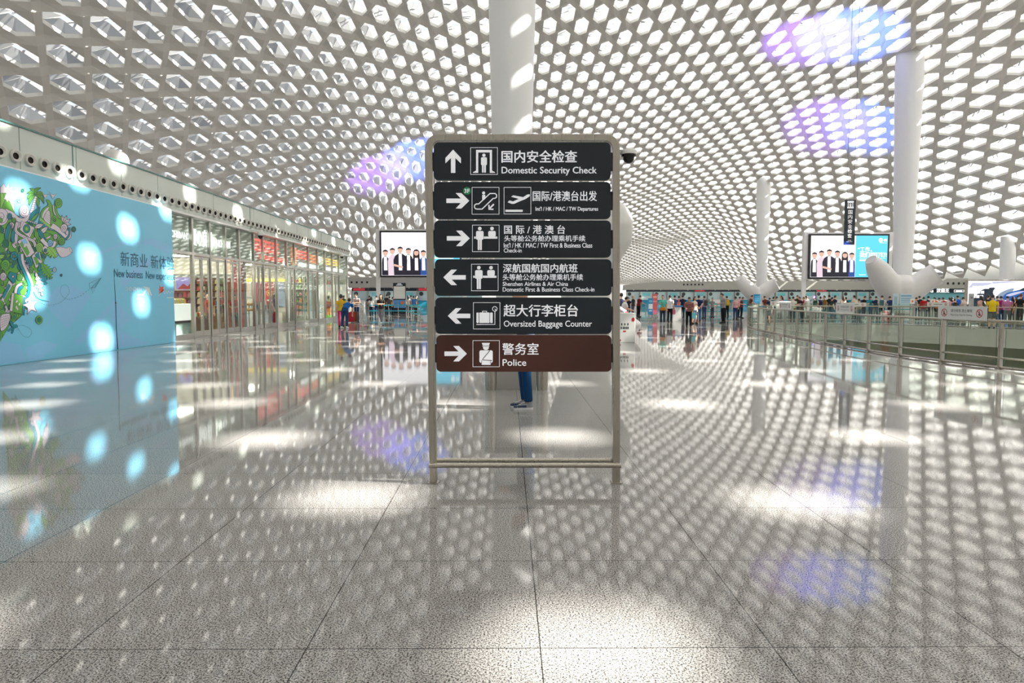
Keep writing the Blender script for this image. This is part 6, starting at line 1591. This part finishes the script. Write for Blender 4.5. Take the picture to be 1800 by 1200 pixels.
for px, hy, Y, t, b_, lab, kw in (
    (649.5, 519.5, 62, (48, 46, 58), BLK, 'person in a dark top at the left end of the queue behind the teal belts', {}),
    (652.5, 521.5, 56, (232, 228, 220), (36, 40, 52), 'long-haired person in a white top at the left end of the queue', dict(fem=True, hair='long', hc=1)),
    (662, 519, 58, (228, 228, 224), (40, 66, 120), 'person in a white shirt in the queue left of the striding person', {}),
    (680, 517, 60, (52, 50, 54), BLK, 'tall person in charcoal in the queue just right of the striding person', dict(rz=150)),
    (684.5, 520.5, 58, (92, 84, 80), BLK, 'person in a brown-grey top in the queue left of the dark totem', {}),
    (690, 522, 59, (150, 146, 142), BLK, 'person in a grey shirt at the left edge of the dark totem', dict(rz=120)),
    (718, 518.5, 58, (196, 190, 184), (60, 70, 92), 'long-haired person in a pale grey shirt right of the dark totem', dict(fem=True, hair='long')),
    (722.5, 519, 62, (52, 54, 66), BLK, 'person in a dark top behind the long-haired person right of the dark totem', {}),
    (727, 520, 59, (62, 118, 190), (36, 40, 52), 'person in a light blue shirt in the queue right of the dark totem', {}),
    (731.5, 519.5, 63, (38, 40, 50), BLK, 'person in black at the right end of the left queue', dict(rz=110))):
    H = min(1.84, max(1.50, 1.5 + (522 - hy) * Y / FPX)); rz = kw.pop('rz', 180); person(px, Y, H, rz, 'stand', t, b_, lab, **kw)
c_ = handbag(bpy.data.objects['person'], (0, 0, 0), (.01, .01, .01), BLK, 'x') if False else None

# middle group right of the sign
P1 = {}
for k, px, hy, feet, t, b_, pose, rz, lab, kw in (
    ('a', 1092, 515, 0, 'stripe_navy', JEANS, 'stand', 160, 'tall person in a dark striped top behind the white counter', dict(Y=33)),
    ('b', 1095.5, 520.5, 0, (232, 228, 226), JEANS, 'reach', 100, 'person in a white top standing behind the white counter', dict(Y=30)),
    ('c', 1099.5, 533, 0, (226, 216, 222), (190, 60, 70), 'bend', 250, 'person with black hair leaning low over the back of the white counter', dict(Y=28.6, H=1.6)),
    ('d', 1104.5, 522.5, 556, NAVY, JEANS, 'stand', 175, 'person in navy wearing a dark backpack left of the bald person', {}),
    ('e', 1112.5, 519, 557, (52, 56, 62), (78, 92, 110), 'behind', -80, 'bald person in a charcoal shirt and grey jeans', dict(hair='bald', skin=1)),
    ('f', 1122.5, 518.5, 557, (120, 34, 40), BLK, 'reach', 120, 'person in dark red and black left of the blue banner', {}),
    ('g', 1165, 518.7, 569, (96, 196, 176), (54, 62, 84), 'bag', -20, 'person in a mint green top with an orange bag facing the camera', dict(fem=True, hair='tail', hc=1, shoes=(150, 170, 190))),
    ('h', 1177.5, 518.5, 566, (225, 224, 226), BLK, 'stand', 150, 'person in a white shirt and black trousers right of the mint green top', {}),
    ('i', 1186, 519, 0, 'stripe_navy', BLK, 'stand', 180, 'person in a dark blue striped top in the queue behind the podium desk', dict(Y=50.5)),
    ('j', 1193, 520, 0, (222, 104, 116), BLK, 'stand', 170, 'person in a coral pink shirt in the queue behind the podium desk', dict(Y=54)),
    ('k', 1200, 518.5, 0, (38, 44, 70), BLK, 'stand', 190, 'person in a navy shirt in the queue right of the coral pink shirt', dict(Y=51)),
    ('l', 1211, 520, 575, 'plaid', BLK, 'stoop', -12, 'person in a faded plaid shirt walking forward with head bowed', dict(sleeve='long', shoes=(40, 34, 34))),
    ('m', 1220.5, 521, 569, (232, 220, 208), (62, 64, 78), 'bag', 30, 'person in a cream top and shorts beside the plaid shirt', dict(fem=True, hair='long', low='short')),
    ('n', 1228, 519, 565, (26, 36, 76), (58, 92, 140), 'behind', 178, 'person in a navy shirt and blue jeans with hands clasped behind the back', {}),
    ('o', 1238, 520, 0, (146, 132, 168), JEANS, 'stand', 200, 'person in a lilac shirt with a backpack in front of the teal belts', dict(Y=50)),
    ('p', 1252, 523, 0, (128, 130, 132), (70, 74, 84), 'stand', 20, 'short person in a grey shirt among the teal queue belts', dict(Y=52, fem=True)),
    ('q', 1271.5, 514.8, 568, (150, 146, 148), (22, 24, 32), 'phone', -82, 'person in a grey shirt and black trousers standing side-on before the queue', dict(sleeve='long')),
    ('r', 1277.5, 520, 0, (34, 36, 42), BLK, 'stand', 180, 'person in black with a backpack behind the grey-shirted person', dict(Y=50)),
    ('s', 1293, 521, 0, 'stripe_red', JEANS, 'stand', 180, 'person in a red and white striped shirt at the left end of the railing', dict(Y=47)),
    ('t', 1297.5, 521, 0, 'stripe_red', BLK, 'reach', 110, 'second person in red and white stripes, right beside the first', dict(Y=52.5)),
    ('u', 1303.5, 521.5, 0, (110, 46, 50), BLK, 'phone', 60, 'person in a brown-red top right of the two striped shirts', dict(Y=50)),
    ('v', 1318, 518, 0, (104, 68, 58), BLK, 'reach', 90, 'person in a brown top at the desk left of the bright blue board', dict(Y=52))):
    Y = kw.pop('Y', None) or at_z(px, feet).y; H = kw.pop('H', None) or min(1.85, max(1.45, 1.5 + (522 - hy) * Y / FPX))
    P1[k] = person(px, Y, H, rz, pose, t, b_, lab, **kw)
backpack(P1['d'], (30, 32, 40), 'dark backpack on the person in navy left of the bald person')
backpack(P1['o'], (70, 66, 60), 'brown backpack on the lilac-shirted person')
backpack(P1['r'], (196, 162, 52), 'black and yellow backpack on the person behind the grey shirt')
handbag(P1['g'], (.02, -.17, 1.0), (.15, .04, .2), (200, 122, 34), 'orange bag worn in front by the person in the mint green top')
handbag(P1['h'], (-.24, -.06, .78), (.10, .05, .28), (226, 120, 150), 'pink carrier bag held by the person in the white shirt')
handbag(P1['l'], (.26, -.2, .80), (.11, .05, .32), (120, 205, 215), 'pale teal carrier bag held by the person in the plaid shirt')
# crowd behind the far railing
crowd = ((1345, 519.5, 50, (104, 52, 48), {}, 'brown-red top left of the white railing notice'), (1354, 522.5, 47, NAVY, {}, 'navy top just above the left railing notice'), (1359, 521.5, 52, (40, 40, 48), {}, 'dark top above the left railing notice'), (1366, 520.5, 49, (186, 188, 194), {}, 'light grey shirt above the left railing notice'),
    (1373.5, 519.5, 48, (212, 140, 138), dict(fem=True, hair='long', hc=1), 'pink top with long hair right of the light grey shirt'), (1388, 522, 52, (78, 48, 60), {}, 'dark plum top left of the white shirt'), (1394, 521, 46, (220, 214, 200), {}, 'off-white shirt left of the straw-coloured hair'), (1401, 518, 50, (60, 50, 46), dict(hc=2), 'brown top and light brown hair'), (1409, 521, 47, (34, 32, 38), {}, 'black top left of the white vest'), (1412.5, 522, 52.5, (170, 44, 50), {}, 'red top half hidden by the black top'),
    (1420.5, 519, 48, (225, 222, 220), {}, 'white top with a dark strap below the left screen post'), (1431.5, 519.5, 45, (232, 232, 230), {}, 'white shirt with a green backpack'), (1442, 521, 50, (44, 44, 74), {}, 'navy top left of the mustard jacket'), (1449, 519.5, 46, (140, 104, 40), dict(sleeve='long', hc=1), 'mustard jacket below the right-hand screen'), (1457.5, 518.2, 49, (30, 30, 34), {}, 'black top right of the mustard jacket'), (1462, 522, 46, (38, 58, 56), {}, 'dark green top right of the mustard jacket'), (1467, 519, 48, (44, 52, 76), {}, 'slate blue shirt right of the dark green top'),
    (1482, 520.5, 46, (205, 188, 160), dict(fem=True, hair='long', hc=2), 'cream top with long light brown hair'), (1486.5, 522, 48, (28, 28, 32), {}, 'black top right of the long light brown hair'), (1501.5, 519, 48, (218, 204, 178), {}, 'cream shirt above the bluish railing notice'), (1510, 525, 46, (150, 140, 116), dict(fem=True), 'beige top, short, right of the cream shirt'), (1518, 519.5, 47, (44, 34, 36), {}, 'dark brown shirt right of the short person in beige'), (1531, 520.5, 50, (44, 150, 160), {}, 'teal top left of the tree-shaped vent'), (1539.5, 520, 46, (34, 54, 84), {}, 'dark blue top right of the teal top'),
    (1550, 518.5, 45, (214, 208, 196), {}, 'pale shirt with a grey-teal backpack at the foot of the vent'), (1565, 520, 45, (34, 58, 104), {}, 'blue shirt left of the narrow information board'), (1608.5, 522, 47, 'stripe_black', {}, 'black and white stripes right of the wide information board'), (1618, 519.5, 49, (30, 30, 34), {}, 'black top left of the red jacket'), (1623.5, 521.5, 46, (180, 34, 40), dict(sleeve='long'), 'red jacket below the lit burger lettering'), (1631.5, 520, 48, (36, 32, 36), {}, 'black top right of the red jacket'),
    (1642, 522, 50, (54, 44, 44), {}, 'dark top left of the orange shirt'), (1646.5, 522, 46, (232, 92, 40), {}, 'orange shirt above the greenish railing notice'), (1652.5, 522.5, 48, (208, 206, 208), {}, 'pale grey shirt right of the orange shirt'), (1660.5, 522, 47, (170, 38, 48), {}, 'crimson shirt right of the pale grey shirt'), (1671, 522.5, 46, (212, 170, 186), dict(fem=True, hair='long'), 'rose pink top with long hair'), (1675.5, 521.5, 50, (206, 150, 160), {}, 'dusty pink top behind the rose pink top'), (1678.5, 525, 44, (32, 30, 36), dict(fem=True), 'black top, short, right of the rose pink top'), (1685, 519, 47, (36, 96, 200), {}, 'vivid blue shirt left of the car billboard'), (1694.5, 521.5, 45, (216, 196, 186), {}, 'pale peach shirt at the left edge of the car billboard'),
    (1725.5, 519, 40, (226, 178, 164), dict(fem=True, hair='long'), 'peach top with long black hair before the car billboard'), (1729, 530, 34.5, (225, 224, 222), dict(fem=True, hair='long'), 'white shirt, short, left of the yellow shirt'), (1736, 518.5, 41, (36, 36, 42), {}, 'black top left of the yellow shirt'), (1744.5, 517.8, 33, (232, 200, 44), {}, 'bright yellow shirt and grey shorts before the car billboard'), (1755.5, 519.5, 42, (96, 40, 84), {}, 'dark purple top right of the yellow shirt'), (1760.5, 519.5, 39, (150, 34, 110), {}, 'magenta top right of the yellow shirt'), (1771, 519.5, 37.5, (196, 120, 170), {}, 'mauve top right of the magenta top'), (1780, 521, 39, (104, 62, 44), dict(fem=True, hair='long', hc=1), 'brown top with long brown hair'), (1787, 524, 38, (70, 46, 38), dict(hc=1), 'dark brown top left of the black shirt'), (1793.5, 516, 37, (28, 34, 38), dict(hc=2), 'black shirt and light brown hair at the right edge'))
rc_ = random.Random(5); CP = {}
for px, hy, Y, t, kw, lab in crowd:
    H = min(1.84, max(1.22, 1.5 + (522 - hy) * Y / FPX)); b_ = rc_.choice((JEANS, BLK, GRY, NAVY, BLK)); low = 'short' if 'shorts' in lab else 'long'
    if low == 'short': b_ = (84, 88, 94)
    CP[px] = person(px, Y, H, rc_.choice((180, 170, 195, 150, 210, 100, -95)), rc_.choice(('stand', 'stand', 'phone', 'reach')), t, b_, 'person in ' + ('an ' if lab[0] in 'ao' and not lab.startswith('a ') else ('' if 'stripes' in lab[:24] else 'a ')) + lab, low=low, **kw)
backpack(CP[1431.5], (50, 84, 62), 'dark green backpack on the person in the white shirt below the right-hand screen')
backpack(CP[1550], (70, 110, 116), 'grey-teal backpack at the foot of the right-hand tree-shaped vent')
backpack(CP[1531], (40, 140, 150), 'teal backpack left of the right-hand tree-shaped vent')
# shop assistants
Ya = 29.35
person(366, 29.3, 1.66, 30, 'stand', (170, 34, 38), (40, 40, 48), 'shop assistant person in a red shirt beside the brown counter', hair='short', x=at_y(366, 540, 29.3).x)
person(413, 30.75, 1.64, 10, 'phone', (190, 34, 40), (40, 40, 46), 'shop assistant person in a bright red shirt before the amber light strip', fem=True, hair='tail', x=at_y(413, 540, 30.75).x)
person(500, 35.9, 1.7, 90, 'stand', (90, 60, 110), (150, 40, 60), 'shopper person in a purple top inside the second shop', fem=True, hair='long', x=-11.85)
